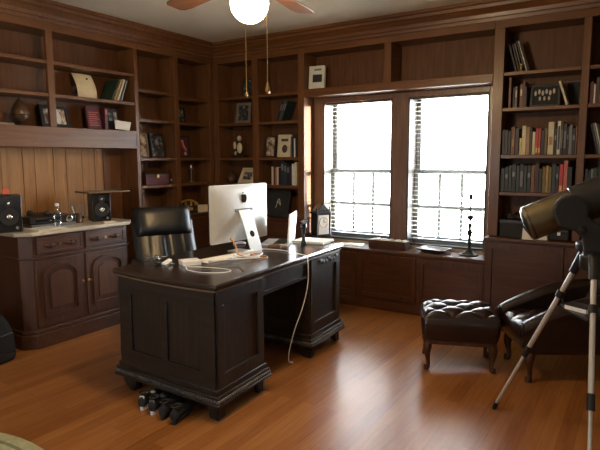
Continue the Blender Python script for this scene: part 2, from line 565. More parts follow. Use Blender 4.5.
# over the alcove on the left wall
bookcase('bookcase', 'built-in brown bookcase bridging the plank alcove above the marble-topped buffet', (-4.33, 0, 0), LR,
         [(1.93, 1.99), (3.705, 3.745)], [[]], 1.605, beam=(1.605, 1.78))
alc = bpy.data.objects['bookcase']
for a, b in ((1.99, 3.705),):
    for z in (2.335, 2.06):
        MB().bx(a, b, 0.006, 0.258, z - 0.03, z).build('shelf', WX, alc, bevel=0.003)
MB().bx(2.785, 2.845, 0, 0.035, 1.78, TOP).build('post', WZ, alc, bevel=0.003)
for a, b in ((1.93, 1.99), (3.705, 3.745)):
    MB().bx(a, b, 0, 0.258, 0, 1.605).build('post', WZ, alc, bevel=0.003)
pl = MB()
x = 1.99
ws = [0.15, 0.21, 0.13, 0.19, 0.11, 0.18, 0.13, 0.17, 0.14, 0.14]
for wd in ws:
    pl.bx(x + 0.002, min(x + wd, 3.50) - 0.002, 0.268, 0.285, 0, 1.605)
    x += wd
    if x >= 3.5:
        break
pl.bx(1.99, 3.50, 0.284, 0.290, 0, 1.605)
pl.build('plank_panel', PLANK, alc, bevel=0.0025)
MB().bx(3.50, 3.705, 0.262, 0.285, 0, 1.605).build('side_panel', WALC, alc)
# left wall, two bays to the corner
lw = bookcase('bookcase', 'built-in two-bay bookcase between the plank alcove and the room corner', (-4.33, 0, 0), LR,
         [(3.746, 3.752), (4.235, 4.30), (4.78, 4.849)], [ZB, [2.17, 1.90, 1.515, 1.235]], 0.90)
# far wall, two bays from the corner to the window
bookcase('bookcase', 'built-in two-bay bookcase between the room corner and the double window', (0, 4.85, 0), 0,
         [(-4.329, -4.252), (-3.758, -3.676), (-3.152, -3.076)], [ZFAR, ZFAR], 0.86)
# over the windows
bookcase('bookcase', 'low open shelf unit spanning above the double window', (0, 4.85, 0), 0,
         [(-2.178, -2.107)], [], 2.215, beam=(2.14, 2.215), ends=(-3.075, -1.171), top_only=[(-3.075, -1.171)])
# right of the windows
bookcase('bookcase', 'tall built-in bookcase full of books behind the telescope', (0, 4.85, 0), 0,
         [(-1.17, -1.086), (-0.50, -0.443), (0.13, 0.19), (0.76, 0.82), (1.33, 1.39)], [ZR] * 4, 0.825)

# base cabinets (each lifts away as a unit); local y = outward is -y
def base_cabinet(label, loc, rz, x0, x1, y0, y1, h, ncol, cat='cabinet', name='base_cabinet', doors=True, lip=0.025, foot=0.10):
    t = thing(name, label, cat, loc, rz)
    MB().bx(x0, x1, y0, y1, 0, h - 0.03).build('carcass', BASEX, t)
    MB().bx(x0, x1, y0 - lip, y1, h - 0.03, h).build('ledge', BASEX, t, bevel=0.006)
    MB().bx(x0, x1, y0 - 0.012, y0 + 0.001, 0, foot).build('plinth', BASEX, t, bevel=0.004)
    n = ncol
    wd = (x1 - x0) / n
    for k in range(n):
        a, b = x0 + k * wd + 0.012, x0 + (k + 1) * wd - 0.012
        fm = MB()
        rail_panel(fm, a, b, foot + 0.012, h - 0.045, y0 - 0.001, 1, st=0.055, d=0.014)
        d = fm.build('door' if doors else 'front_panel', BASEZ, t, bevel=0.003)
        if doors:
            kb = MB().ell((b - 0.03 if k % 2 == 0 else a + 0.03, y0 - 0.028, h * 0.6), (0.012, 0.014, 0.012), 12, 8)
            kb.build('knob', BRASS, d)
    return t
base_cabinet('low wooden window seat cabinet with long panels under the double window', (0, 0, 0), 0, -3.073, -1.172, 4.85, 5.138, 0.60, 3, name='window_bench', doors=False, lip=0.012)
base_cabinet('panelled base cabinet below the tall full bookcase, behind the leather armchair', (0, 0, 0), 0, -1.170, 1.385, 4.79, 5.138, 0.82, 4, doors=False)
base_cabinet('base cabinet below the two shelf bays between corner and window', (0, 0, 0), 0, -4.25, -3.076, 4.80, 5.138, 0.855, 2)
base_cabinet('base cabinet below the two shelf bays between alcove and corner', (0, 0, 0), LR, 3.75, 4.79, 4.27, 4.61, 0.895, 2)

# blinds
def blind(label, x0, x1):
    t = thing('window_blind', label, 'blind', ((x0 + x1) / 2, 5.118, 0.66), 0, 'slatted blinds in the two windows')
    hw = (x1 - x0) / 2 - 0.026
    MB().bx(-hw, hw, -0.03, 0.03, 1.405, 1.448).build('headrail', JAMB, t, bevel=0.003)
    s = MB()
    z = 0.09
    while z < 1.39:
        s.bx(-hw, hw, -0.024, 0.024, z - 0.0014, z + 0.0014, T((0, 0, 0)))
        z += 0.043
    s.build('slats', SLAT, t)
    MB().bx(-hw, hw, -0.024, 0.024, 0.035, 0.052).build('bottom_rail', SASH, t, bevel=0.003)
    for f in (-0.62, 0.62):
        MB().tube([(hw * f, -0.026, 0.04), (hw * f, -0.026, 1.38)], 0.0016, 6).build('ladder_cord', SLAT, t)
    MB().tube([(hw * 0.3, -0.034, 0.72), (hw * 0.3, -0.034, 1.38)], 0.003, 6).build('tilt_wand', SLAT, t)
    return t
blind('horizontal slat blind in the window behind the black mantel clock', -2.960, -2.170)
blind('horizontal slat blind in the window behind the iron candlestick', -2.005, -1.24)

# ------------------------------------------------------------------ partners desk
D = thing('desk', 'large dark carved wooden partners desk with two pedestals', 'desk', (-2.015, 2.235, 0), R(3.4))
D.scale = (1, 1, 1.027)
DW, DL = -0.835, 1.61      # body spans x from DW to 0, y from 0 to DL
def bow(x0, x1, y, b, n=14, sgn=-1):
    return [(x0 + (x1 - x0) * i / n, y + sgn * b * (1 - (2 * i / n - 1) ** 2)) for i in range(n + 1)]
def top_poly(o, b):
    return bow(DW - o, o, -o, b) + bow(o, DW - o, DL + o, b, sgn=1)
MB().prism(top_poly(0.035, 0.035), 0.748, 0.782).build('desktop', DESKTOP, D, bevel=0.013, seg=3)
MB().prism(top_poly(0.020, 0.033), 0.736, 0.7478).build('edge_moulding', DESKTRIM, D, bevel=0.003)
def pedestal(y0, y1):
    mb = MB().bx(DW, 0, y0, y1, 0.14, 0.737)
    p = mb.build('pedestal', DESKZ, D, bevel=0.003)
    w = y1 - y0
    # faces: near (-y), far (+y), side +x, side -x
    fm = MB()
    rail_panel(fm, DW, 0, 0.175, 0.735, y0, 2, st=0.115, top=0.10, bot=0.09, mid=0.055, d=0.016)
    fm.build('end_panel_frame', DESKX, p, bevel=0.004)
    fm = MB()
    rail_panel(fm, y0, y1, 0.175, 0.735, 0, 1, st=0.065, top=0.08, bot=0.08, d=0.016)
    o = fm.build('side_panel_frame', DESKZ, p, bevel=0.004, rot=(0, 0, R(90)))
    fm = MB()
    rail_panel(fm, -y1, -y0, 0.175, 0.735, DW, 1, st=0.065, top=0.08, bot=0.08, d=0.016)
    fm.build('side_panel_frame', DESKZ, p, bevel=0.004, rot=(0, 0, R(-90)))
    fm = MB()
    rail_panel(fm, 0, -DW, 0.175, 0.735, -y1, 2, st=0.115, top=0.10, bot=0.09, mid=0.055, d=0.016)
    fm.build('end_panel_frame', DESKX, p, bevel=0.004, rot=(0, 0, R(180)))
    pm = MB()
    pm.bx(DW - 0.022, 0.022, y0 - 0.022, y1 + 0.022, 0.145, 0.178)
    pm.bx(DW - 0.036, 0.036, y0 - 0.036, y1 + 0.036, 0.128, 0.147)
    pm.bx(DW - 0.046, 0.046, y0 - 0.046, y1 + 0.046, 0.088, 0.106)
    pm.bx(DW - 0.030, 0.030, y0 - 0.030, y1 + 0.030, 0.104, 0.130)
    pm.build('plinth', DESKX, p, bevel=0.005)
    g = MB()
    def row(ax, a, b, c):
        n = int((b - a) / 0.021)
        for k in range(n):
            q = a + (k + 0.5) * (b - a) / n
            ctr = (q, c, 0.117) if ax == 'x' else (c, q, 0.117)
            g.ell((0, 0, 0), (0.0095, 0.013, 0.0145), 8, 5, T(ctr, (0, R(25), 0) if ax == 'x' else (R(25), 0, 0)))
    row('x', DW - 0.04, 0.04, y0 - 0.036)
    row('y', y0 - 0.04, y1 + 0.04, 0.036)
    row('x', DW - 0.04, 0.04, y1 + 0.036)
    g.build('gadroon_moulding', mat('highlit_desk_beading', (0.10, 0.088, 0.080), 0.45, var=0.3), p)  # paler than the desk wood: the beading's highlights are in its colour
    for sx in (0, 1):
        for sy in (0, 1):
            cx = 0.012 if sx else DW - 0.012
            cy = y1 + 0.012 if sy else y0 - 0.012
            dx = -1 if sx else 1
            dy = -1 if sy else 1
            f = MB()
            prof_ = [(0, 0), (0.070, 0), (0.075, 0.03), (0.085, 0.062), (0.11, 0.09), (0, 0.09)]
            pr2 = prof_ if sx else [(0.085, 0), (0.13, 0), (0.135, 0.04), (0.15, 0.07), (0.17, 0.09), (0.01, 0.09), (0.014, 0.065), (0.035, 0.035)]
            f.prism([(cx + dx * a, b) for a, b in pr2], -(cy + dy * 0.028), -cy, T((0, 0, 0), (R(90), 0, 0)))
            f.prism([(cy + dy * a, b) for a, b in prof_], cx + (0 if sx else dx * 0.085), cx + dx * (0.028 if sx else 0.13), Matrix(((0, 0, 1, 0), (1, 0, 0, 0), (0, 1, 0, 0), (0, 0, 0, 1))))
            f.build('bracket_foot', DESKX, p, bevel=0.004)
    return p
pedestal(0.0, 0.47)
pf = pedestal(1.12, 1.61)
# apron drawer over the kneehole, on both long sides
for x0, x1, sx in ((-0.05, -0.012, 1), (DW + 0.012, DW + 0.05, -1)):
    MB().bx(x0, x1, 0.47, 1.12, 0.60, 0.737).build('apron', DESKZ, D, bevel=0.003)
MB().bx(DW + 0.05, -0.05, 0.47, 1.12, 0.70, 0.737).build('kneehole_ceiling', DESKX, D)
fm = MB()
rail_panel(fm, 0.49, 1.11, 0.612, 0.73, 0.012, 1, st=0.018, d=0.012)
dr = fm.build('drawer_front', DESKZ, D, bevel=0.003, rot=(0, 0, R(90)))
# carved pull on the far pedestal
cp = MB()
for k in range(7):
    cp.ell((0.020, 1.26 + k * 0.045, 0.698 + 0.008 * math.cos(k * 2.1)), (0.012, 0.026, 0.016), 10, 6)
cp.build('carved_pull', mat('worn_desk_carving', (0.07, 0.06, 0.05), 0.5, var=0.3), D)

DZ = 0.8037
# the old desk stands a little out of square
bpy.context.view_layer.update()
for ob in D.children_recursive:
    Mr = D.matrix_world.inverted() @ ob.matrix_world
    Mi = Mr.inverted()
    if ob.data.users == 1:
        for v_ in ob.data.vertices:
            p = Mr @ v_.co
            p.y -= 0.085 * p.x * max(0.0, 1.0 - p.y / 1.6)
            v_.co = Mi @ p

# ------------------------------------------------------------------ desktop computer
C0 = Vector((-2.452, 3.205, DZ))
rzc = math.atan2(3.466 - 2.85, -2.557 + 2.60)     # direction of the wide axis
I_S = 0.95
I = thing('computer', 'large silver all-in-one computer seen from its curved back', 'computer', (-2.578, 3.158, DZ), rzc)
I.scale = (I_S, I_S, 0.965)
# local x runs along the width (towards the window); local -y is the back (faces camera side)
Wd, Z0, Z1 = 0.65, 0.088, 0.527
def back_y(u, v):
    a = max(0.0, 1 - abs(2 * u - 1) ** 2.6)
    b = max(0.0, 1 - abs(2 * v - 1) ** 2.6)
    return -0.005 - 0.042 * (a * b) ** 0.8
def outline(r=0.016, k=5):
    pts = []
    for cx, cz, a0 in ((Wd / 2 - r, Z1 - r, 0), (-Wd / 2 + r, Z1 - r, 90), (-Wd / 2 + r, Z0 + r, 180), (Wd / 2 - r, Z0 + r, 270)):
        for j in range(k + 1):
            a = R(a0 + 90 * j / k)
            pts.append((cx + r * math.cos(a), cz + r * math.sin(a)))
    return pts
sh = MB()
sh.grid(lambda u, v: ((u - 0.5) * (Wd - 0.006), back_y(u, v), Z0 + 0.003 + v * (Z1 - Z0 - 0.006)), 26, 18)
ol = outline()
sh.prism([(p[0], p[1]) for p in ol], -0.008, 0.006, T((0, 0, 0), (R(90), 0, 0)))
sh.build('shell', ALU, I, smooth=50)
MB().prism([(p[0], p[1]) for p in ol], -0.0095, -0.0081, T((0, 0, 0), (R(90), 0, 0))).build('screen', BLKG, I)
# stand: neck slopes out from the back, bends and runs under the display
st = MB()
path = [(-0.046, 0.335), (-0.086, 0.25), (-0.125, 0.15), (-0.162, 0.05), (-0.170, 0.02), (-0.165, 0.007), (-0.15, 0.004), (0.0, 0.004), (0.08, 0.004)]
th = [0.006] * len(path)
hwid = 0.066
rows_o, rows_i = [], []
for i, (y, z) in enumerate(path):
    p0 = path[max(i - 1, 0)]
    p1 = path[min(i + 1, len(path) - 1)]
    tx, tz = p1[0] - p0[0], p1[1] - p0[1]
    L = math.hypot(tx, tz)
    nx, nz = -tz / L, tx / L
    rows_o.append((y - nx * 0.004, z - nz * 0.004))
    rows_i.append((y + nx * 0.004, z + nz * 0.004))
poly = [(a[0], max(a[1], 0.0)) for a in rows_o] + [(a[0], max(a[1], 0.0)) for a in reversed(rows_i)]
st.prism(poly, -hwid, hwid, Matrix(((0, 0, 1, 0), (1, 0, 0, 0), (0, 1, 0, 0), (0, 0, 0, 1))))
so = st.build('stand', ALU, I, bevel=0.0015, smooth=30)
# cable hole in the neck
hl = MB().lathe([(0.026, -0.0012), (0.026, 0.0012)], 24, T((0.0, -0.1285, 0.150), (R(90) - math.atan2(0.038, 0.10), 0, 0)))
hl.build('cable_hole', EMBL, so)
MB().bx(-0.10, 0.10, -0.052, -0.038, 0.322, 0.342).build('hinge', GREYM, I, bevel=0.004)
# fruit-shaped emblem
em = MB()
ap = [(0, 0.028), (0.012, 0.033), (0.024, 0.029), (0.030, 0.022), (0.022, 0.012), (0.021, 0.000), (0.030, -0.012), (0.024, -0.025), (0.014, -0.035), (0.004, -0.033), (0, -0.031), (-0.004, -0.033), (-0.014, -0.035), (-0.024, -0.026), (-0.031, -0.010), (-0.032, 0.008), (-0.026, 0.024), (-0.014, 0.032)]
em.prism([(-x * 0.98, z * 0.98 + 0.42) for x, z in ap], 0.034, 0.0405, T((0, 0, 0), (R(90), 0, 0)))
lf = [(0.001, 0.038), (0.005, 0.046), (0.013, 0.052), (0.013, 0.045), (0.008, 0.038)]
em.prism([(-x * 0.98, z * 0.98 + 0.42) for x, z in lf], 0.034, 0.0405, T((0, 0, 0), (R(90), 0, 0)))
eo = em.build('emblem', EMBL, I)
eo.location = (0, -0.0075, 0)

# ------------------------------------------------------------------ things on the desk
def on_desk(name, label, cat, x, y, rz=0.0, group=None):
    return thing(name, label, cat, (x, y, DZ), rz, group)
# white keyboard in front of the display
k = on_desk('keyboard', 'slim white keyboard lying beside the computer stand', 'keyboard', -2.475, 2.855, R(82))
MB().bx(-0.20, 0.20, -0.055, 0.055, -0.0, 0.012).build('base', WHITE, k, bevel=0.004)
kk = MB()
for i in range(14):
    for j in range(5):
        kk.bx(-0.19 + i * 0.0272, -0.19 + i * 0.0272 + 0.023, -0.048 + j * 0.0195, -0.048 + j * 0.0195 + 0.016, 0.012, 0.0165)
kk.build('keys', PAPER, k)
MB().bx(-0.03, 0.05, -0.056, -0.05, 0.002, 0.010).build('blue_print', BLUEL, k)
b = on_desk('carton', 'small flat white carton near the carved desk corner', 'box', -2.535, 2.575, R(62))
MB().bx(-0.062, 0.062, -0.05, 0.05, 0.0, 0.026).build('base', WHITE, b, bevel=0.003)
MB().bx(-0.064, 0.064, -0.052, 0.052, 0.018, 0.032).build('lid', WHITE, b, bevel=0.003)
def cable(name, label, pts, r, m, cat='cable', k=6, group=None, plug=None):
    o = empty(name, pts[0])
    tag(o, label, cat, group)
    P0 = Vector(pts[0])
    MB().tube([p - P0 for p in smooth_path(pts, k)], r, 8).build('cord', m, o)
    for e, q in ((0, 1), (-1, -2)):
        a, c = Vector(pts[e]) - P0, Vector(pts[q]) - P0
        d = (c - a).normalized() * 0.03
        MB().tube([a, a + d], r * 1.9, 8).build('plug', plug or m, o)
    return o
Z = DZ + 0.004
cable('power_cable', 'long white cable hanging over the desk edge to the floor', [(-2.49, 3.28, Z + 0.004), (-2.40, 3.32, Z + 0.003), (-2.29, 3.32, Z + 0.003), (-2.16, 3.27, Z + 0.006), (-2.060, 3.22, Z + 0.008), (-2.022, 3.21, Z + 0.005), (-2.004, 3.205, 0.785), (-2.000, 3.20, 0.62), (-2.025, 3.17, 0.45), (-2.075, 3.14, 0.28), (-2.11, 3.12, 0.12), (-2.125, 3.14, 0.03), (-2.12, 3.18, 0.009)], 0.0034, WHITE)
c1 = []
for i in range(26):
    a = i * 0.62
    c1.append((-2.33 + 0.085 * math.cos(a) + 0.002 * i, 2.90 + (0.11 + 0.012 * math.sin(a * 0.37)) * math.sin(a), Z + 0.016 + 0.0012 * i))
c1 = [(-2.45, 2.66, Z + 0.016)] + c1 + [(-2.40, 3.08, Z + 0.03)]
cable('coiled_cable', 'loosely coiled white cable lying across the keyboard', c1, 0.0035, WHITE)
c2 = [(-2.48, 2.93, Z + 0.13), (-2.41, 2.90, Z + 0.09), (-2.36, 2.86, Z + 0.04), (-2.27, 2.93, Z + 0.012), (-2.23, 3.02, Z), (-2.28, 3.07, Z), (-2.33, 2.98, Z + 0.014)]
cable('tan_cable', 'tan orange cable hanging from the back of the computer', c2, 0.0045, ORANGE)
c3 = [(-2.47, 2.47, Z), (-2.40, 2.42, Z), (-2.28, 2.41, Z), (-2.17, 2.47, Z), (-2.16, 2.55, Z), (-2.24, 2.57, Z), (-2.35, 2.535, Z + 0.003), (-2.46, 2.485, Z + 0.006), (-2.52, 2.50, Z)]
cable('earphone_cable', 'thin white cable looped at the corner of the desk over the shoes', c3, 0.0028, WHITE)
c4 = [(-2.40, 2.60, Z), (-2.33, 2.605, Z + 0.001), (-2.25, 2.64, Z), (-2.20, 2.67, Z), (-2.11, 2.61, Z)]
cable('thin_cable', 'short dark thin lead with metal plugs between the looped cables', c4, 0.003, GREYM, plug=BRASS)
# key bunch
kx = on_desk('key_bunch', 'bunch of keys with a white tag lying on the desk end', 'keys', -2.665, 2.455, R(20))
kb = MB()
for a, L in ((0.2, 0.06), (1.0, 0.055), (2.1, 0.06), (-0.6, 0.05)):
    M_ = T((0, 0, 0.003 + 0.002 * a), (0, R(-6), a))
    kb.bx(0.012, L, -0.004, 0.004, 0, 0.003, M_)
    kb.lathe([(0.012, 0), (0.012, 0.003)], 12, T((0, 0, 0)) @ M_ @ T((L + 0.008, 0, 0)))
kb.build('keys', CHROME, kx)
MB().bx(-0.016, 0.016, -0.035, 0.035, 0.004, 0.020, T((0.015, 0.035, 0.006), (R(18), R(8), R(-15)))).build('tag', WHITE, kx, bevel=0.004)
MB().ell((-0.045, 0.02, 0.012), (0.028, 0.02, 0.012), 12, 8).build('fob', BLK, kx)
# cord loop
l = on_desk('eyeglasses', 'dark framed eyeglasses folded on the desk end', 'eyeglasses', -2.845, 2.53, R(25))
for s_ in (-1, 1):
    pts = [(s_ * 0.035 + 0.028 * math.cos(2 * PI * i / 18), 0.0, 0.022 + 0.0195 * math.sin(2 * PI * i / 18)) for i in range(19)]
    MB().tube(pts, 0.0028, 6, cap=False).build('rim', SHOEB, l)
    MB().tube([(s_ * 0.064, 0.0, 0.03), (s_ * 0.066, 0.06, 0.022), (s_ * 0.05, 0.13, 0.006)], 0.0026, 6).build('temple', SHOEB, l)
    MB().lathe([(0.026, -0.0006), (0.026, 0.0006)], 18, T((s_ * 0.035, 0, 0.022), (R(90), 0, 0), (1, 0.7, 1))).build('lens', BOTTLE, l)
MB().tube([(-0.008, 0, 0.026), (0, 0.003, 0.029), (0.008, 0, 0.026)], 0.0025, 6).build('bridge', SHOEB, l)
# coaster
c = on_desk('coaster', 'round brown wooden coaster behind the computer stand', 'coaster', -2.60, 3.50)
c.location = (-2.47, 3.45, DZ)
MB().lathe([(0.05, 0), (0.055, 0.004), (0.055, 0.012), (0.050, 0.015), (0.042, 0.015), (0.040, 0.012), (0.0, 0.012)], 24).build('disc', BLADE, c)
MB().lathe([(0.020, 0.012), (0.020, 0.013), (0.0, 0.013)], 16).build('cork_inlay', DESKTRIM, c)
# laptop seen edge-on
lp = on_desk('laptop', 'open white laptop seen edge-on with dark keys', 'laptop', -2.455, 3.64, R(-59))
MB().bx(-0.155, 0.155, -0.225, 0.0, 0, 0.012).build('base', ALU, lp, bevel=0.003)
kk = MB()
for i in range(13):
    for j in range(5):
        kk.bx(-0.14 + i * 0.0217, -0.14 + i * 0.0217 + 0.0185, -0.12 + j * 0.0195, -0.12 + j * 0.0195 + 0.016, 0.012, 0.015)
kk.build('keys', BLK, lp)
ld = MB().bx(-0.16, 0.16, -0.004, 0.010, 0.0, 0.245, T((0, 0.002, 0.012), (R(-4), 0, 0))).build('lid', WHITE, lp, bevel=0.003)
MB().bx(-0.145, 0.145, -0.0052, -0.004, 0.012, 0.235, T((0, 0.002, 0.012), (R(-4), 0, 0))).build('screen', BLKG, ld)
lp.rotation_euler.z = R(-66)
lp.location = (-2.475, 3.69, DZ)
# mouse
ms = on_desk('mouse', 'smooth white computer mouse behind the computer', 'mouse', -2.80, 3.42, R(60))
MB().sweep([[(x_, y_ * w_, 0.001 + h_ * z_) for y_, z_ in ((-1, 0), (-0.95, 0.45), (-0.55, 0.9), (0, 1), (0.55, 0.9), (0.95, 0.45), (1, 0))] for x_, w_, h_ in ((-0.056, 0.012, 0.008), (-0.045, 0.025, 0.018), (0, 0.030, 0.028), (0.045, 0.025, 0.018), (0.056, 0.012, 0.008))]).build('shell', WHITE, ms, sub=1)
MB().ell((0.03, 0, 0.022), (0.006, 0.003, 0.004), 8, 6).build('wheel', GREYM, ms)
# flashlight
f = on_desk('flashlight', 'black waisted flashlight standing upright by the papers', 'flashlight', -2.325, 3.655)
MB().lathe([(0.021, 0), (0.023, 0.004), (0.023, 0.022), (0.015, 0.040), (0.0125, 0.055), (0.0125, 0.10), (0.015, 0.115), (0.022, 0.135), (0.0235, 0.14), (0.0235, 0.168)], 22).build('barrel', BLK, f)
MB().lathe([(0.0245, 0.150), (0.0245, 0.172), (0.021, 0.176), (0.0, 0.174)], 22).build('bezel', BLKG, f)
MB().ell((0.012, -0.006, 0.08), (0.005, 0.005, 0.010), 8, 6).build('switch', GREYM, f)
# paper pads
def sheets(name, label, x, y, rz, w, d, h, n, m, z=DZ, cat='papers'):
    o = thing(name, label, cat, (x, y, z), rz)
    for i in range(n):
        a = random.uniform(-3, 3)
        MB().bx(-w / 2, w / 2, -d / 2, d / 2, h * i / n, h * (i + 1) / n - 0.0004, T((random.uniform(-.006, .006), random.uniform(-.006, .006), 0), (0, 0, R(a)))).build('sheet', m, o)
    return o
sheets('paper_stack', 'stack of white papers at the far end of the desk', -2.335, 3.83, R(8), 0.28, 0.22, 0.022, 4, PAPER)
# ------------------------------------------------------------------ shoes under the desk
def shoe_mesh(L, Wm, hh, hole=True):
    secs = []
    # heel at y=0, toe at y=L
    for t, w_, h_ in ((0.0, 0.55, 0.80), (0.04, 0.78, 0.98), (0.16, 0.86, 1.0), (0.28, 0.86, 0.88), (0.42, 0.92, 0.66), (0.60, 1.0, 0.54), (0.86, 0.90, 0.42), (0.96, 0.62, 0.34), (1.0, 0.30, 0.22)):
        ring = []
        for a in range(12):
            an = 2 * PI * a / 12
            x_ = math.cos(an) * Wm / 2 * w_
            z_ = 0.016 + (hh * h_ - 0.016) * (0.5 + 0.5 * math.sin(an))
            if math.sin(an) > 0.3 and t < 0.5:
                x_ *= 0.80
            ring.append((x_, t * L, z_))
        secs.append(ring)
    return secs
def shoe(label, x, y, rz, upper, sole, L=0.27, Wm=0.077, hh=0.098, accent=None):
    o = thing('shoe', label, 'shoe', (x, y, 0), rz)
    up = MB().sweep(shoe_mesh(L, Wm, hh)).build('upper', upper, o, sub=1)
    pts = []
    for i in range(24):
        a = 2 * PI * i / 24
        yy = L / 2 + (L / 2 + 0.006) * math.sin(a)
        xx = (Wm / 2 + 0.004) * math.cos(a) * (0.84 + 0.16 * math.sin(a) if math.sin(a) < 0 else 1.0)
        pts.append((xx, yy))
    MB().prism(pts, 0, 0.024).build('sole', sole, o, bevel=0.005)
    MB().lathe([(0.026, 0.0), (0.030, 0.006), (0.026, 0.010), (0.020, 0.002)], 18, T((0, L * 0.17, hh - 0.006), (R(-8), 0, 0), (1, 1.5, 1)), cap=False).build('collar', BLKM, o)
    lc = MB()
    for i in range(4):
        yy = L * (0.40 + 0.06 * i)
        zz = hh * (0.72 - 0.05 * i)
        lc.tube([(-0.022, yy, zz - 0.006), (0, yy + 0.004, zz + 0.002), (0.022, yy, zz - 0.006)], 0.0028, 6)
    lc.build('laces', accent or BLKM, o)
    if accent:
        MB().bx(-0.016, 0.016, -0.004, 0.006, hh * 0.55, hh * 0.92, T((0, 0.002, 0), (R(-6), 0, 0))).build('heel_tab', accent, o, bevel=0.003)
    return o
shoe('black white-soled sneaker with a white heel tab, first in the row under the desk', -2.475, 2.072, R(22), SHOE, SOLE, accent=SOLE)
shoe('black white-soled sneaker with a grey heel tab, beside the plain black shoe under the desk', -2.378, 2.064, R(22), SHOE, SOLE, accent=GREYM)
shoe('plain black shoe without white under the desk, beside the white-soled sneaker', -2.281, 2.056, R(22), BLKM, BLKM, hh=0.096)
shoe('plain black shoe without white under the desk, beside the bracket foot', -2.184, 2.050, R(22), BLKM, BLKM, hh=0.096)

# ------------------------------------------------------------------ office chair (local +x is the way it faces)
CH = thing('office_chair', 'black leather office chair with padded headrest behind the desk', 'chair', (-3.165, 3.07, 0), R(-27))
def pad(w, d, t, n=2.6, nu=16, nv=16, crease=None):
    """pillow lying in the y-z sense: returns a function for front/back grids"""
    def fn(side):
        def f(u, v):
            y = (u - 0.5) * w
            z = (v - 0.5) * d
            b = max(0, 1 - abs(2 * u - 1) ** n) * max(0, 1 - abs(2 * v - 1) ** n)
            x = side * t * b ** 0.45
            if crease:
                x -= side * crease(u, v) * b
            return (x, y, z)
        return f
    return fn
def pillow(name, m, parent, M, w, d, t, crease=None, n=3.2):
    fn = pad(w, d, t, n, crease=crease)
    mb = MB().grid(fn(1), 22, 22, M).grid(fn(-1), 22, 22, M)
    return mb.build(name, m, parent, smooth=60)
def seam(u, v):
    c = 0.020 * math.exp(-((u - 0.5) / 0.02) ** 2)
    c += 0.012 * math.exp(-((abs(u - 0.5) - 0.30 * (1 - 0.4 * v)) / 0.025) ** 2)
    return c
pillow('seat', LEATH, CH, T((0.02, 0, 0.47), (0, R(86), 0)), 0.52, 0.50, 0.060, seam)
RC = R(23)
def along(q, o=0.0):
    return (-0.19 - q * math.sin(RC) + o * math.cos(RC), 0, 0.50 + q * math.cos(RC) + o * math.sin(RC))
pillow('backrest', LEATH, CH, T(along(0.25), (0, -RC, 0)), 0.53, 0.56, 0.055, seam)
pillow('headrest', LEATH, CH, T(along(0.50, 0.012), (0, -RC + R(4), 0)), 0.50, 0.27, 0.098, lambda u, v: 0.004 * abs(math.sin(u * 34)), n=4)
MB().bx(-0.055, -0.03, -0.20, 0.20, -0.24, 0.30, T(along(0.28), (0, -RC, 0))).build('back_shell', BLK, CH, bevel=0.012)
for s_ in (-1, 1):
    MB().tube(smooth_path([(-0.27, s_ * 0.27, 0.66), (-0.15, s_ * 0.30, 0.665), (0.06, s_ * 0.30, 0.66), (0.12, s_ * 0.30, 0.63)]), 0.026, 10).build('armrest', LEATH, CH)
    MB().tube(smooth_path([(0.10, s_ * 0.295, 0.63), (0.08, s_ * 0.29, 0.52), (0.0, s_ * 0.26, 0.44), (0.0, s_ * 0.10, 0.41)]), 0.016, 8).build('arm_support', BLK, CH)
MB().lathe([(0.03, 0.12), (0.03, 0.26), (0.022, 0.262), (0.022, 0.40), (0.09, 0.405), (0.09, 0.43)], 18).build('gas_column', BLK, CH)
for k in range(5):
    a = R(36 + 72 * k)
    lg = MB().tube([(0.02 * math.cos(a), 0.02 * math.sin(a), 0.13), (0.16 * math.cos(a), 0.16 * math.sin(a), 0.115), (0.30 * math.cos(a), 0.30 * math.sin(a), 0.075)], [0.028, 0.024, 0.017], 8).build('leg', BLK, CH)
    MB().lathe([(0.020, -0.022), (0.029, -0.018), (0.029, 0.018), (0.020, 0.022)], 14, T((0.30 * math.cos(a), 0.30 * math.sin(a), 0.0295), (R(90), 0, a))).build('caster', BLKM, lg)

# ------------------------------------------------------------------ buffet (local x along the wall = world Y, local -y faces the room)
BU = thing('buffet', 'carved brown buffet cabinet with cream marble top and arched door panels', 'buffet', (-4.03, 0, 0), LR)
bx0, bx1, bd = 2.30, 3.35, 0.56
can = 0.07
body = [(bx0 + can, 0), (bx1 - can, 0), (bx1, can), (bx1, bd), (bx0, bd), (bx0, can)]
MB().prism(body, 0.12, 0.905).build('body', BUFZ, BU, bevel=0.004)
def off(p, o):
    return [(bx0 + can - o * 0.4, -o), (bx1 - can + o * 0.4, -o), (bx1 + o, can - o * 0.4), (bx1 + o, bd), (bx0 - o, bd), (bx0 - o, can - o * 0.4)]
MB().prism(off(body, 0.030), 0.0, 0.115).prism(off(body, 0.016), 0.115, 0.145).build('base_moulding', BUFX, BU, bevel=0.006)
MB().prism(off(body, 0.014), 0.715, 0.735).build('waist_moulding', BUFX, BU, bevel=0.005)
MB().prism(off(body, 0.038), 0.905, 0.938).build('marble_top', MARBLE, BU, bevel=0.008, seg=3)
mid = (bx0 + bx1) / 2
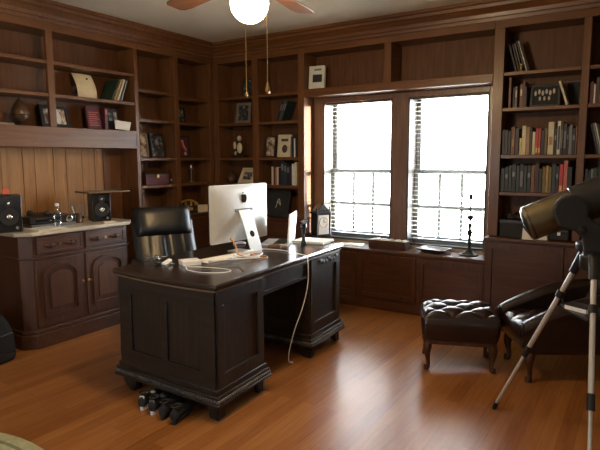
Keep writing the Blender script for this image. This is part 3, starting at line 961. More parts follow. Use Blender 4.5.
for a, b in ((bx0 + 0.10, mid - 0.015), (mid + 0.015, bx1 - 0.10)):
    d = MB().bx(a, b, -0.014, 0.002, 0.752, 0.885).build('drawer', BUFL, BU, bevel=0.004)
    fm = MB()
    rail_panel(fm, a, b, 0.752, 0.885, -0.012, 1, st=0.022, d=0.008)
    fm.build('drawer_frame', BUFX, d, bevel=0.003)
    for t in (0.27, 0.73):
        xx = a + (b - a) * t
        kb = MB()
        kb.ell((xx, -0.028, 0.818), (0.045, 0.016, 0.018), 14, 8).ell((xx, -0.038, 0.820), (0.020, 0.016, 0.022), 12, 8)
        for q in (-1, 1):
            kb.ell((xx + q * 0.04, -0.024, 0.822), (0.022, 0.010, 0.012), 10, 6)
        kb.build('carved_pull', BUFX, d)
    kh = MB().lathe([(0.012, 0), (0.013, 0.003), (0.0, 0.004)], 12, T(((a + b) / 2, -0.014, 0.818), (R(90), 0, 0)))
    kh.build('keyhole', BRASS, d)
def arch(a, b, z0, z1, n=14):
    w_ = (b - a) / 2
    c_ = (a + b) / 2
    r_ = w_
    return [(a, z0), (b, z0)] + [(c_ + w_ * math.cos(PI * i / n), z1 - r_ * 0.55 + r_ * 0.55 * math.sin(PI * i / n)) for i in range(n + 1)]
for a, b in ((bx0 + 0.08, mid - 0.012), (mid + 0.012, bx1 - 0.08)):
    d = MB().bx(a, b, -0.012, 0.002, 0.165, 0.700).build('door', BUFZ, BU, bevel=0.004)
    X90 = T((0, 0, 0), (R(90), 0, 0))
    o1 = arch(a + 0.055, b - 0.055, 0.24, 0.665)
    o2 = arch(a + 0.080, b - 0.080, 0.265, 0.637)
    fr = MB()
    n_ = len(o1)
    vs = [(p[0], -0.012, p[1]) for p in o1] + [(p[0], -0.030, p[1]) for p in o1] + [(p[0], -0.030, p[1]) for p in o2] + [(p[0], -0.012, p[1]) for p in o2]
    fs = []
    for k_ in range(3):
        for i in range(n_):
            fs.append((k_ * n_ + i, k_ * n_ + (i + 1) % n_, (k_ + 1) * n_ + (i + 1) % n_, (k_ + 1) * n_ + i))
    fr.add(vs, fs)
    fr.build('arched_moulding', BUFX, d)
    p3 = arch(a + 0.115, b - 0.115, 0.30, 0.60)
    MB().prism(p3, 0.010, 0.020, X90).build('raised_panel', BUFL, d, bevel=0.005)
    ey = MB().lathe([(0.010, 0), (0.012, 0.004), (0.004, 0.006), (0.004, 0.03), (0.0, 0.03)], 12, T((b - 0.02 if a < mid - 0.1 else a + 0.02, -0.012, 0.47), (R(90), 0, 0)))
    ey.build('door_knob', BRASS, d)
# ------------------------------------------------------------------ things on the buffet
BZ = 0.9385
def speaker(label, x, y, rz, h, w, d):
    o = thing('speaker', label, 'speaker', (x, y, BZ), rz, 'black bookshelf speakers on the buffet')
    MB().bx(-d, 0, -w / 2, w / 2, 0, h).build('cabinet', BLK, o, bevel=0.006)
    MB().bx(0, 0.006, -w / 2 + 0.005, w / 2 - 0.005, 0.005, h - 0.005).build('baffle', BLKG, o, bevel=0.003)
    M1 = T((0.006, 0, h * 0.42), (0, R(90), 0))
    wf = MB().lathe([(0.066, 0), (0.066, 0.006), (0.058, 0.007), (0.040, -0.008 + 0.009), (0.0, 0.001)], 26, M1).build('woofer', BLKM, o)
    MB().ell((0.010, 0, h * 0.42), (0.011, 0.022, 0.022), 14, 8).build('dust_cap', CHROME, wf)
    M2 = T((0.006, 0, h * 0.78), (0, R(90), 0))
    tw = MB().lathe([(0.030, 0), (0.030, 0.005), (0.022, 0.006), (0.0, 0.003)], 22, M2).build('tweeter', BLKM, o)
    MB().ell((0.010, 0, h * 0.78), (0.006, 0.011, 0.011), 12, 8).build('dome', CHROME, tw)
    MB().lathe([(0.012, 0), (0.012, 0.004), (0.006, 0.002)], 14, T((0.006, w * 0.28, h * 0.12), (0, R(90), 0))).build('bass_port', GREYM, o)
    return o
speaker('black bookshelf speaker with an orange disc on top at the bag end of the buffet', -4.15, 2.275, R(-22), 0.29, 0.185, 0.20)
speaker('black bookshelf speaker under the thin wooden tray on the buffet', -4.17, 3.135, R(-25), 0.262, 0.165, 0.20)
o = thing('disc', 'small orange disc propped on top of the black speaker', 'disc', (-4.22, 2.30, BZ + 0.29), R(-22))
MB().lathe([(0.024, 0), (0.026, 0.004), (0.024, 0.008), (0.0, 0.008)], 18, T((0, 0, 0.026), (0, R(90), 0))).build('body', mat('orange_red_plastic', (0.65, 0.10, 0.03), 0.4), o)
MB().bx(-0.012, 0.014, -0.012, 0.012, 0, 0.006).build('foot', BLK, o)
o = thing('tray', 'thin wooden tray laid across the top of the black speaker', 'tray', (-4.21, 3.185, BZ + 0.2625), R(-8))
MB().bx(-0.13, 0.13, -0.20, 0.20, 0, 0.005).build('base', BLADE, o, bevel=0.002)
MB().bx(-0.13, 0.13, -0.20, -0.192, 0.006, 0.014).bx(-0.13, 0.13, 0.192, 0.20, 0.006, 0.014).bx(0.122, 0.13, -0.192, 0.192, 0.006, 0.014).bx(-0.13, -0.122, -0.192, 0.192, 0.006, 0.014).build('rim', DESKTRIM, o)
# stack: pale folder + black player
o = thing('folder', 'flat pale paper folder at the front edge of the marble top', 'folder', (-4.13, 2.555, BZ), R(3))
MB().bx(-0.10, 0.10, -0.13, 0.13, 0, 0.004).build('cover', CREAMP, o)
MB().bx(-0.095, 0.095, -0.125, 0.125, 0.004, 0.007).build('papers', PAPER, o)
o = thing('disc_player', 'black disc player with a silver dial on the marble top', 'player', (-4.36, 2.715, BZ), R(-8))
MB().bx(-0.15, 0.14, -0.19, 0.19, 0, 0.022).build('base', GREYM, o, bevel=0.004)
MB().bx(-0.15, 0.13, -0.20, 0.20, 0.024, 0.085).build('body', BLK, o, bevel=0.01)
MB().lathe([(0.028, 0), (0.028, 0.010), (0.022, 0.012), (0.0, 0.012)], 20, T((0.13, 0.135, 0.055), (0, R(90), 0))).build('dial', CHROME, o)
MB().bx(0.130, 0.133, -0.15, 0.06, 0.045, 0.065).build('display', BLKG, o)
o = thing('headphones', 'black headphones lying on top of the disc player', 'headphones', (-4.38, 2.67, BZ + 0.0855), R(20))
MB().tube([(0.085 * math.cos(R(a)), 0.085 * math.sin(R(a)), 0.014) for a in range(0, 181, 15)], 0.008, 8).build('headband', BLK, o)
for s_ in (-1, 1):
    MB().ell((s_ * 0.085, -0.02, 0.022), (0.024, 0.036, 0.022), 12, 8).build('ear_cup', BLKM, o)
# water bottle
o = thing('water_bottle', 'clear plastic water bottle standing on the marble top', 'bottle', (-4.14, 2.675, BZ))
MB().lathe([(0.030, 0.0), (0.032, 0.006), (0.032, 0.05), (0.029, 0.056), (0.032, 0.062), (0.032, 0.115), (0.028, 0.135), (0.014, 0.165), (0.013, 0.178)], 20, cap=False).build('body', BOTTLE, o)
MB().lathe([(0.0145, 0.176), (0.0155, 0.178), (0.0155, 0.195), (0.013, 0.198), (0.0, 0.198)], 18).build('cap', WHITE, o)
# pencil cup
o = thing('pencil_cup', 'brown cup holding pens beside the tray-topped speaker', 'cup', (-4.27, 2.955, BZ))
MB().lathe([(0.032, 0), (0.036, 0.004), (0.038, 0.085), (0.035, 0.088), (0.033, 0.080), (0.0, 0.012)], 20, cap=False).build('cup', BRONZE, o)
for i, (a, b, m_) in enumerate(((0.02, 0.045, CREAMP), (-0.018, -0.05, PAPER), (0.0, 0.03, ORANGE), (-0.01, 0.02, GREYM))):
    MB().tube([(0.004 * i - 0.006, a * 0.5, 0.015), (0.012 * (i - 1.5) + 0.003, b, 0.15)], 0.0042, 6).build('pen', m_, o)
o = thing('bauble', 'small round silver knick-knack beside the pencil cup', 'ornament', (-4.33, 3.035, BZ))
MB().lathe([(0.014, 0), (0.016, 0.004), (0.008, 0.010), (0.006, 0.014)], 14).build('foot', IRON, o)
MB().ell((0, 0, 0.034), (0.022, 0.022, 0.022), 16, 10).build('ball', CHROME, o)
o = thing('paper_slip', 'small cream paper block in front of the tray-topped speaker', 'paper', (-4.05, 3.12, BZ), R(-20))
MB().bx(-0.03, 0.03, -0.055, 0.055, 0, 0.010).build('block', CREAMP, o, bevel=0.001)
MB().bx(-0.03, 0.03, -0.055, 0.055, 0.010, 0.0112).build('top_sheet', PAPER, o)
# bag beside the buffet
o = thing('bag', 'black slouching fabric bag on the floor at the end of the buffet', 'bag', (-4.10, 1.99, 0), R(10))
secs = []
for z_, wx, wy in ((0.0, 0.18, 0.15), (0.02, 0.205, 0.18), (0.12, 0.21, 0.19), (0.24, 0.19, 0.165), (0.34, 0.14, 0.115), (0.40, 0.07, 0.06)):
    secs.append([(wx * math.copysign(abs(math.cos(t)) ** 0.7, math.cos(t)) + 0.012 * math.sin(3 * t + z_ * 20), wy * math.copysign(abs(math.sin(t)) ** 0.7, math.sin(t)) + 0.010 * math.sin(4 * t + z_ * 9), z_) for t in (2 * PI * i / 24 for i in range(24))])
MB().sweep(secs).build('body', mat('bag_cloth', (0.006, 0.0065, 0.0065), 0.85, var=0.4, bump=0.5, bscale=30), o, sub=1)
MB().tube(smooth_path([(0.10, -0.05, 0.34), (0.15, -0.02, 0.44), (0.10, 0.05, 0.47), (0.02, 0.06, 0.38)]), 0.012, 8).build('strap', BLK, o)
MB().bx(0.185, 0.215, -0.09, 0.10, 0.06, 0.22, T((0, 0, 0), (0, R(-3), 0))).build('pocket', BLK, o, bevel=0.012)
# black case by the very edge of the frame, in front of the bag
# rug
o = tag(empty('rug', (-2.67, 0.505, 0)), 'round pale green woven rug on the floorboards', 'rug')
RR = 0.995
MB().lathe([(0.0, 0.0), (RR - 0.07, 0.0), (RR - 0.07, 0.011), (0.0, 0.012)], 72, cap=False).build('field', RUG, o)
MB().lathe([(RR - 0.069, 0.0), (RR, 0.0), (RR, 0.009), (RR - 0.012, 0.0125), (RR - 0.069, 0.0125)], 72, cap=False).build('border', RUG, o)
MB().lathe([(RR - 0.09, 0.0105), (RR - 0.085, 0.0132), (RR - 0.072, 0.0132), (RR - 0.068, 0.0105)], 72, cap=False).build('braid', RUGB, o)

# ------------------------------------------------------------------ ceiling fan
F = thing('ceiling_fan', 'brown-bladed ceiling fan with a glowing round globe lamp', 'fan', (-1.79, 2.30, 0))
MB().lathe([(0.075, 2.80), (0.070, 2.76), (0.03, 2.735), (0.0, 2.735)], 24).build('canopy', BRASS, F)
MB().tube([(0, 0, 2.52), (0, 0, 2.74)], 0.013, 10).build('down_rod', BRASS, F)
MB().lathe([(0.0, 2.52), (0.07, 2.52), (0.105, 2.495), (0.11, 2.455), (0.095, 2.425), (0.06, 2.415), (0.0, 2.415)], 28).build('motor', BRASS, F)
MB().lathe([(0.055, 2.42), (0.060, 2.40), (0.055, 2.375), (0.068, 2.37), (0.068, 2.362), (0.0, 2.362)], 24).build('light_fitter', BRASS, F)
gl = MB().lathe([(0.055, 2.375)] + [(0.098 * math.sin(R(a)), 2.295 + 0.098 * math.cos(R(a))) for a in range(36, 181, 9)], 28, cap=False).build('globe', GLOBE, F)
for k in range(5):
    a = R(97 + 72 * k)
    b = MB().sweep([[(r_, -w_, -0.004), (r_, w_, -0.004), (r_, w_, 0.004), (r_, -w_, 0.004)] for r_, w_ in ((0.17, 0.045), (0.20, 0.055), (0.60, 0.072), (0.665, 0.066), (0.69, 0.045))], T((0, 0, 2.425), (R(8), R(1.5), a))).build('blade', BLADE, F, bevel=0.002)
    MB().sweep([[(r_, -w_, -0.012), (r_, w_, -0.012), (r_, w_, -0.006), (r_, -w_, -0.006)] for r_, w_ in ((0.09, 0.018), (0.16, 0.014), (0.19, 0.035), (0.24, 0.022))], T((0, 0, 2.425), (R(8), R(1.5), a))).build('blade_bracket', BRASS, b)
for (dx, dy, z0, z1, fob) in ((0.052, -0.100, 2.37, 1.825, 0), (0.135, -0.033, 2.37, 1.875, 1)):
    c = MB().tube([(dx * 0.55, dy * 0.55, 2.385), (dx, dy, z0), (dx, dy, z1)], 0.0022, 6).build('pull_chain', BRASS, F)
    if fob:
        MB().lathe([(0.003, z1 + 0.012), (0.011, z1 - 0.02), (0.013, z1 - 0.036), (0.006, z1 - 0.046), (0.0, z1 - 0.046)], 14, T((dx, dy, 0))).build('fob', BRASS, c)
    else:
        MB().ell((dx, dy, z1 - 0.004), (0.008, 0.008, 0.012), 12, 8).build('fob', BRASS, c)

# ------------------------------------------------------------------ ottoman and armchair
def cabriole(h, s=1.0):
    return [(0.0, h, 0.030 * s), (0.012 * s, h * 0.80, 0.031 * s), (0.016 * s, h * 0.62, 0.024 * s), (0.006 * s, h * 0.40, 0.016 * s), (-0.002 * s, h * 0.22, 0.0135 * s), (0.006 * s, h * 0.08, 0.017 * s), (0.018 * s, 0.022 * s, 0.022 * s), (0.020 * s, 0.004, 0.018 * s)]
def leg(parent, x, y, ang, h, name='leg', s=1.0):
    pts = cabriole(h, s)
    mb = MB().tube([(x + math.cos(ang) * p[0], y + math.sin(ang) * p[0], p[1]) for p in pts], [p[2] for p in pts], 12)
    return mb.build(name, MAHOG, parent)
def tuft(u, v, nu, nv):
    a = (u * nu + v * nv)
    b = (u * nu - v * nv)
    return (abs(math.sin(PI * a)) * abs(math.sin(PI * b))) ** 0.45
OW, OD = 0.52, 0.38
OT = thing('ottoman', 'dark leather button-tufted ottoman on carved wooden legs', 'ottoman', (-1.105, 3.84, 0), R(22))
OT.scale = (1, 1, 1.05)
mb = MB()
def otop(u, v):
    x, y = (u - 0.5) * OW, (v - 0.5) * OD
    e = max(0, 1 - abs(2 * u - 1) ** 6) * max(0, 1 - abs(2 * v - 1) ** 6)
    return (x, y, 0.365 + 0.030 * e ** 0.5 + 0.036 * e ** 0.5 * tuft(u, v, 2.5, 2.0))
mb.grid(otop, 80, 72)
ring = []
def rr(w, d, z, r=0.04, k=5):
    pts = []
    for cx, cy, a0 in ((w / 2 - r, d / 2 - r, 0), (-w / 2 + r, d / 2 - r, 90), (-w / 2 + r, -d / 2 + r, 180), (w / 2 - r, -d / 2 + r, 270)):
        for j in range(k + 1):
            a = R(a0 + 90 * j / k)
            pts.append((cx + r * math.cos(a), cy + r * math.sin(a), z))
    return pts
cush = mb.build('tufted_top', LEATB, OT, smooth=80)
MB().sweep([rr(OW - 0.01, OD - 0.01, 0.215), rr(OW + 0.012, OD + 0.012, 0.26), rr(OW + 0.020, OD + 0.020, 0.32), rr(OW + 0.008, OD + 0.008, 0.365), rr(OW - 0.02, OD - 0.02, 0.372, 0.03)]).build('cushion_side', LEATB, OT, smooth=60)
MB().sweep([rr(OW - 0.02, OD - 0.02, 0.185), rr(OW - 0.02, OD - 0.02, 0.2145)]).build('seat_rail', MAHOG, OT, bevel=0.004)
bt = MB()
for i in range(1, 10):
    for j in range(1, 8):
        u, v = i / 10, j / 8
        a, b = u * 2.5 + v * 2.0, u * 2.5 - v * 2.0
        if abs(a - round(a)) < 1e-3 and abs(b - round(b)) < 1e-3:
            p = otop(u, v)
            bt.ell((p[0], p[1], p[2] + 0.002), (0.009, 0.009, 0.005), 10, 6)
bt.build('buttons', LEATB, OT)
for sx in (-1, 1):
    for sy in (-1, 1):
        leg(OT, sx * (OW / 2 - 0.045), sy * (OD / 2 - 0.045), math.atan2(sy, sx), 0.20)

# armchair: local -x is the way it faces (towards the ottoman)
AC = thing('armchair', 'low dark leather tufted armchair with swooping arms behind the telescope tripod', 'armchair', (-0.440, 4.097, 0), R(31))
MB().sweep([rr(0.66, 0.46, 0.20, 0.03), rr(0.70, 0.50, 0.25, 0.04), rr(0.70, 0.50, 0.34, 0.05)]).build('seat_frame', LEATB, AC, smooth=60)
def aseat(u, v):
    x, y = -0.375 + u * 0.66, (v - 0.5) * 0.42
    e = max(0, 1 - abs(2 * u - 1) ** 7) * max(0, 1 - abs(2 * v - 1) ** 7)
    return (x, y, 0.325 + 0.060 * e ** 0.35 + 0.030 * e ** 0.5 * tuft(u, v, 2.5, 2.0))
MB().grid(aseat, 64, 56).build('tufted_seat', LEATB, AC, smooth=80)
for s_ in (-1, 1):
    secs = []
    for t in range(13):
        q = t / 12
        xx = -0.375 + q * 0.68
        hz = 0.365 + 0.20 * (1 - (1 - q) ** 1.8)
        wv = 0.050 + 0.012 * math.sin(q * PI)
        ring = []
        for k in range(18):
            a = 2 * PI * k / 18
            yy = s_ * 0.225 + (wv if math.sin(a) > -0.2 else wv * 0.72) * math.cos(a)
            zz = hz + wv * math.sin(a) if math.sin(a) > -0.2 else 0.24 + (hz - wv * 0.2 - 0.24) * (1 + (math.sin(a) + 0.2) / 0.8)
            ring.append((xx, yy, zz))
        secs.append(ring)
    am = MB().sweep(secs).build('arm', LEATB, AC, smooth=60, bevel=0.012)
    MB().lathe([(0.0, 0), (0.040, 0.0), (0.046, 0.006), (0.036, 0.014), (0.0, 0.016)], 20, T((-0.374, s_ * 0.225, 0.362), (0, R(-90), 0))).build('arm_front', LEATB, am)
def aback(side):
    def f(u, v):
        y = (u - 0.5) * 0.50
        z = 0.30 + v * 0.33
        x = 0.27 + 0.08 * v - 0.06 * (2 * abs(u - 0.5)) ** 2.5
        e = max(0, 1 - abs(2 * u - 1) ** 6) * max(0, 1 - abs(2 * v - 1) ** 6)
        if side > 0:
            return (x - 0.045 * e ** 0.5 - 0.024 * e ** 0.5 * tuft(u, v, 2.0, 1.0), y, z)
        return (x + 0.045 * e ** 0.5, y, z)
    return f
MB().grid(aback(1), 56, 40).grid(aback(-1), 28, 20).build('tufted_back', LEATB, AC, smooth=80)
for sx, sy in ((-1, -1), (-1, 1), (1, -1), (1, 1)):
    leg(AC, sx * 0.30, sy * 0.195, math.atan2(sy, sx), 0.215, s=1.1)

# ------------------------------------------------------------------ telescope on its tripod
TP = thing('tripod', 'silver-legged telescope tripod with black joints on the floorboards', 'tripod', (0, 0, 0))
HUB = Vector((-0.205, 2.955, 1.02))
def lerp(a, b, t):
    return a + (b - a) * t
feet = [Vector((-0.70, 3.235, 0.0)), Vector((-0.125, 2.385, 0.0)), Vector((0.295, 3.245, 0.0))]
hubm = MB().lathe([(0.0, 0.955), (0.055, 0.955), (0.062, 0.965), (0.062, 1.025), (0.050, 1.03), (0.050, 1.05), (0.0, 1.05)], 22, T((HUB.x, HUB.y, 0)))
hubm.build('hub', BLK, TP, bevel=0.003)
TZ = 0.742
for ft in feet:
    dirh = (ft - Vector((HUB.x, HUB.y, 0))).normalized()
    top = Vector((HUB.x, HUB.y, 1.0)) + dirh * 0.065
    a, b, c = top, lerp(top, ft, 0.50), ft + Vector((0, 0, 0.012))
    lg = MB().tube([lerp(a, c, 0.05), lerp(a, c, 0.585)], 0.0130, 12).build('leg', STEEL, TP)
    MB().tube([lerp(a, c, 0.57), lerp(a, c, 0.985)], 0.0092, 12).build('lower_section', STEEL, lg)
    MB().tube([lerp(a, c, 0.545), lerp(a, c, 0.61)], 0.0180, 12).build('leg_clamp', BLK, lg)
    MB().tube([lerp(a, c, -0.03), lerp(a, c, 0.075)], [0.026, 0.021], 12).build('hinge', BLK, lg)
    MB().tube([lerp(a, c, 0.965), Vector((ft.x, ft.y, 0.0))], [0.016, 0.013], 12).build('rubber_foot', BLK, lg)
    # spreader arm and collar
    tt = (1.0 - 0.80) / 1.0
    col_ = lerp(a, c, tt)
    MB().tube([lerp(a, c, tt - 0.015), lerp(a, c, tt + 0.02)], 0.021, 12).build('collar', BLK, lg)
    ctr = Vector((HUB.x, HUB.y, TZ - 0.014)) + dirh * 0.14
    MB().tube([col_, ctr], 0.005, 8).build('spreader_arm', BLK, TP)
tri = [(HUB.x + 0.17 * math.cos(R(a)), HUB.y + 0.17 * math.sin(R(a))) for a in (91, 151, 155, 211, 267, 275, 331, 27, 31)]
tri = [(HUB.x + r_ * math.cos(R(a)), HUB.y + r_ * math.sin(R(a))) for a, r_ in ((31, .17), (91, .10), (151, .17), (211, .10), (271, .17), (331, .10))]
MB().prism(tri, TZ - 0.006, TZ + 0.006).build('accessory_tray', BLK, TP, bevel=0.002)
# telescope, in its own frame: local x along the tube (positive = raised rear end)
tl = Vector((-0.509, 2.92, 1.166))
tm = Vector((-0.234, 2.985, 1.296))
ax = (tm - tl).normalized()
TE = thing('telescope', 'large champagne and black telescope on a fork mount', 'telescope', tl)
q = ax.to_track_quat('X', 'Z')
TE.rotation_mode = 'QUATERNION'
TE.rotation_quaternion = q
RX = T((0, 0, 0), (0, R(90), 0))
tr = 0.089
MB().lathe([(tr - 0.012, 0.0), (tr - 0.006, 0.0), (tr, 0.004), (tr, 0.62), (tr - 0.004, 0.63), (tr - 0.012, 0.63), (tr - 0.012, 0.0)], 40, RX, cap=False).build('tube', CHAMP, TE, smooth=30)
MB().lathe([(0.0, -0.016), (tr * 0.55, -0.014), (tr * 0.80, -0.008), (tr * 0.93, 0.002), (tr + 0.001, 0.016), (tr + 0.001, 0.022)], 40, RX, cap=False).build('front_cap', BLK, TE, smooth=60)
MB().lathe([(tr + 0.001, 0.61), (tr + 0.004, 0.612), (tr + 0.004, 0.655), (tr - 0.02, 0.675), (0.0, 0.68)], 40, RX, cap=False).build('rear_cell', BLK, TE, smooth=30)
MB().lathe([(0.018, 0.675), (0.018, 0.73), (0.022, 0.735), (0.022, 0.77), (0.0, 0.77)], 20, RX).build('eyepiece', BLK, TE)
MB().lathe([(tr + 0.0012, 0.235), (tr + 0.006, 0.238), (tr + 0.006, 0.40), (tr + 0.0012, 0.403)], 40, RX, cap=False).build('cradle_band', BLK, TE, smooth=30)
# fork arm (upright, so built in world axes and turned back into the tube frame)
MI = Matrix.LocRotScale(tl, q, None).inverted()
fw = Vector((0.0788, -0.9969, 0)).normalized()       # towards the camera side
pivot = tl + ax * 0.20
side = Vector((-ax.y, ax.x, 0)).normalized()
if side.y > 0:
    side = -side
fa = MB()
prof_ = []
for a in range(-20, 201, 15):
    prof_.append((0.078 * math.cos(R(a)), 0.078 * math.sin(R(a))))
hub_rel = -(pivot.z - 1.052)
e1 = Vector((ax.x, ax.y, 0)).normalized()
dx_h = (Vector((HUB.x, HUB.y, 0)) - Vector((pivot.x, pivot.y, 0))).dot(e1)
outl = prof_ + [(-0.045, -0.080), (0.02, -0.095), (0.055, -0.13), (dx_h - 0.055, hub_rel), (dx_h + 0.075, hub_rel), (dx_h + 0.070, -0.13), (0.125, -0.06)]
base = pivot + side * 0.098
vs = []
for d_ in (0.0, 0.042):
    for p in outl:
        vs.append(MI @ (base + e1 * p[0] + Vector((0, 0, 1)) * p[1] + side * d_))
n_ = len(outl)
fa.add(vs, [tuple(range(n_)), tuple(range(2 * n_ - 1, n_ - 1, -1))] + [(i, (i + 1) % n_, n_ + (i + 1) % n_, n_ + i) for i in range(n_)])
fao = fa.build('fork_arm', BLKM, TE, bevel=0.012, seg=3)
Mk = MI @ Matrix.LocRotScale(base + side * 0.04 + Vector((0, 0, -0.085)) + e1 * 0.045, (side.to_track_quat('Z', 'Y')), None)
MB().lathe([(0.0, 0.0), (0.014, 0.0), (0.016, 0.004), (0.016, 0.020), (0.012, 0.026), (0.0, 0.027)], 18, Mk).build('knob', BLK, fao)
Mb = MI @ T((HUB.x, HUB.y, 0))
MB().lathe([(0.0, 1.0505), (0.075, 1.0505), (0.080, 1.058), (0.080, 1.085), (0.060, 1.095), (0.0, 1.095)], 28, Mb).build('mount_base', BLK, TE, bevel=0.003)
# white-edged box on the tripod tray
o = thing('case', 'flat black case with a white edge lying on the tripod tray', 'case', (HUB.x - 0.045, HUB.y - 0.02, TZ + 0.0065), R(-28))
MB().bx(-0.058, 0.058, -0.035, 0.035, 0, 0.022).build('body', WHITE, o, bevel=0.002)
MB().bx(-0.060, 0.060, -0.037, 0.037, 0.022, 0.030).build('lid', BLK, o, bevel=0.002)

# ------------------------------------------------------------------ things on the window seat
SZ = 0.6005
o = thing('mantel_clock', 'black gothic mantel clock with a white face in the window corner', 'clock', (-2.925, 4.94, SZ), R(62))
o.scale = (1.12, 1.12, 1.12)
MB().bx(-0.10, 0.10, -0.075, 0.075, 0, 0.03).bx(-0.09, 0.09, -0.066, 0.066, 0.03, 0.055).bx(-0.082, 0.082, -0.06, 0.06, 0.055, 0.075).build('base', BLK, o, bevel=0.004)
MB().bx(-0.072, 0.072, -0.052, 0.052, 0.075, 0.285).build('body', BLKM, o, bevel=0.003)
MB().bx(-0.085, 0.085, -0.062, 0.062, 0.285, 0.305).prism([(-0.08, 0.305), (0.08, 0.305), (0.05, 0.335), (0.02, 0.365), (0.0, 0.39), (-0.02, 0.365), (-0.05, 0.335)], -0.05, 0.05, T((0, 0, 0), (R(90), 0, 0))).build('pediment', BLK, o, bevel=0.004)
for sx in (-1, 1):
    MB().lathe([(0.013, 0.075), (0.013, 0.085), (0.009, 0.09), (0.009, 0.27), (0.013, 0.275), (0.013, 0.285)], 12, T((sx * 0.072, -0.052, 0))).build('column', BLK, o)
    MB().lathe([(0.010, 0.305), (0.012, 0.32), (0.004, 0.335), (0.007, 0.345), (0.0, 0.36)], 10, T((sx * 0.07, -0.045, 0))).build('finial', BLK, o)
fc = MB().bx(-0.058, 0.058, -0.056, -0.052, 0.09, 0.272).build('face', WHITE, o, bevel=0.001)
MB().lathe([(0.046, 0.0), (0.050, 0.003), (0.046, 0.005), (0.043, 0.003), (0.046, 0.0)], 26, T((0, -0.056, 0.205), (R(90), 0, 0)), cap=False).build('dial_ring', BRASS, fc)
MB().bx(-0.002, 0.002, -0.060, -0.058, 0.205, 0.24).bx(0, 0.022, -0.060, -0.058, 0.203, 0.207).build('hands', BLK, fc)
o = thing('paper_sheet', 'loose white papers lying on the window seat beside the mantel clock', 'papers', (-2.60, 5.01, SZ), R(12))
for i in range(2):
    MB().bx(-0.13, 0.13, -0.08, 0.08, 0.003 * i, 0.003 * i + 0.0025, T((0.01 * i, 0, 0), (0, 0, R(5 * i)))).build('sheet', PAPER, o)
o = thing('wooden_box', 'long dark wooden box on the window seat between the two windows', 'box', (-2.155, 4.985, SZ), R(-3))
w_, d_, h_ = 0.20, 0.06, 0.085
MB().bx(-w_, w_, -d_, d_, 0, 0.01).bx(-w_, w_, -d_, -d_ + 0.01, 0.01, h_).bx(-w_, w_, d_ - 0.01, d_, 0.01, h_).bx(-w_, -w_ + 0.01, -d_ + 0.01, d_ - 0.01, 0.01, h_).bx(w_ - 0.01, w_, -d_ + 0.01, d_ - 0.01, 0.01, h_).build('body', BUFX, o, bevel=0.002)
ct = MB()
for i in range(16):
    ct.bx(-0.18 + i * 0.024, -0.18 + i * 0.024 + 0.017, -0.045, 0.045, 0.02, h_ + 0.004 + 0.004 * (i % 3))
ct.build('cards', PAPER, o)
o = thing('dish', 'square dark dish with a tan inside on the window seat', 'dish', (-1.70, 5.0, SZ), R(-6))
def sq(s, z, r=0.02):
    return rr(s, s * 0.72, z, r)
MB().sweep([sq(0.17, 0.0), sq(0.18, 0.006), sq(0.29, 0.036), sq(0.30, 0.042), sq(0.285, 0.042), sq(0.18, 0.014), sq(0.05, 0.013)]).build('bowl', IRON, o, smooth=40)
MB().sweep([sq(0.16, 0.0145), sq(0.18, 0.0165), sq(0.262, 0.0395), sq(0.258, 0.0402), sq(0.178, 0.0175), sq(0.05, 0.016)]).build('lining', DESKTRIM, o, smooth=40)
o = thing('candlestick', 'dark iron candlestick with crystal cross arms on the window seat', 'candlestick', (-1.37, 5.03, SZ))
MB().lathe([(0.085, 0), (0.088, 0.008), (0.070, 0.018), (0.048, 0.028), (0.030, 0.045), (0.016, 0.060), (0.012, 0.085), (0.020, 0.10), (0.022, 0.115), (0.013, 0.13), (0.016, 0.18), (0.026, 0.215), (0.026, 0.225), (0.013, 0.24), (0.012, 0.26), (0.022, 0.275), (0.020, 0.285), (0.010, 0.295), (0.010, 0.33), (0.030, 0.345), (0.034, 0.36), (0.024, 0.37), (0.0, 0.37)], 24).build('stem', IRON, o)
MB().tube([(0, 0, 0.37), (0, 0, 0.60)], 0.007, 8).tube([(-0.085, 0, 0.545), (0.085, 0, 0.545)], 0.006, 8).tube([(-0.10, 0, 0.42), (0.10, 0, 0.42)], 0.006, 8).ell((0, 0, 0.545), (0.018, 0.018, 0.030), 10, 8).build('cross_arms', IRON, o)
for xx, zz in ((-0.085, 0.545), (0.085, 0.545), (-0.10, 0.42), (0.10, 0.42), (-0.05, 0.42), (0.05, 0.42)):
    MB().lathe([(0.0, -0.042), (0.014, -0.028), (0.009, -0.010), (0.003, 0.0), (0.0, 0.0)], 8, T((xx, 0, zz - 0.004))).build('crystal_drop', CRYST, o)

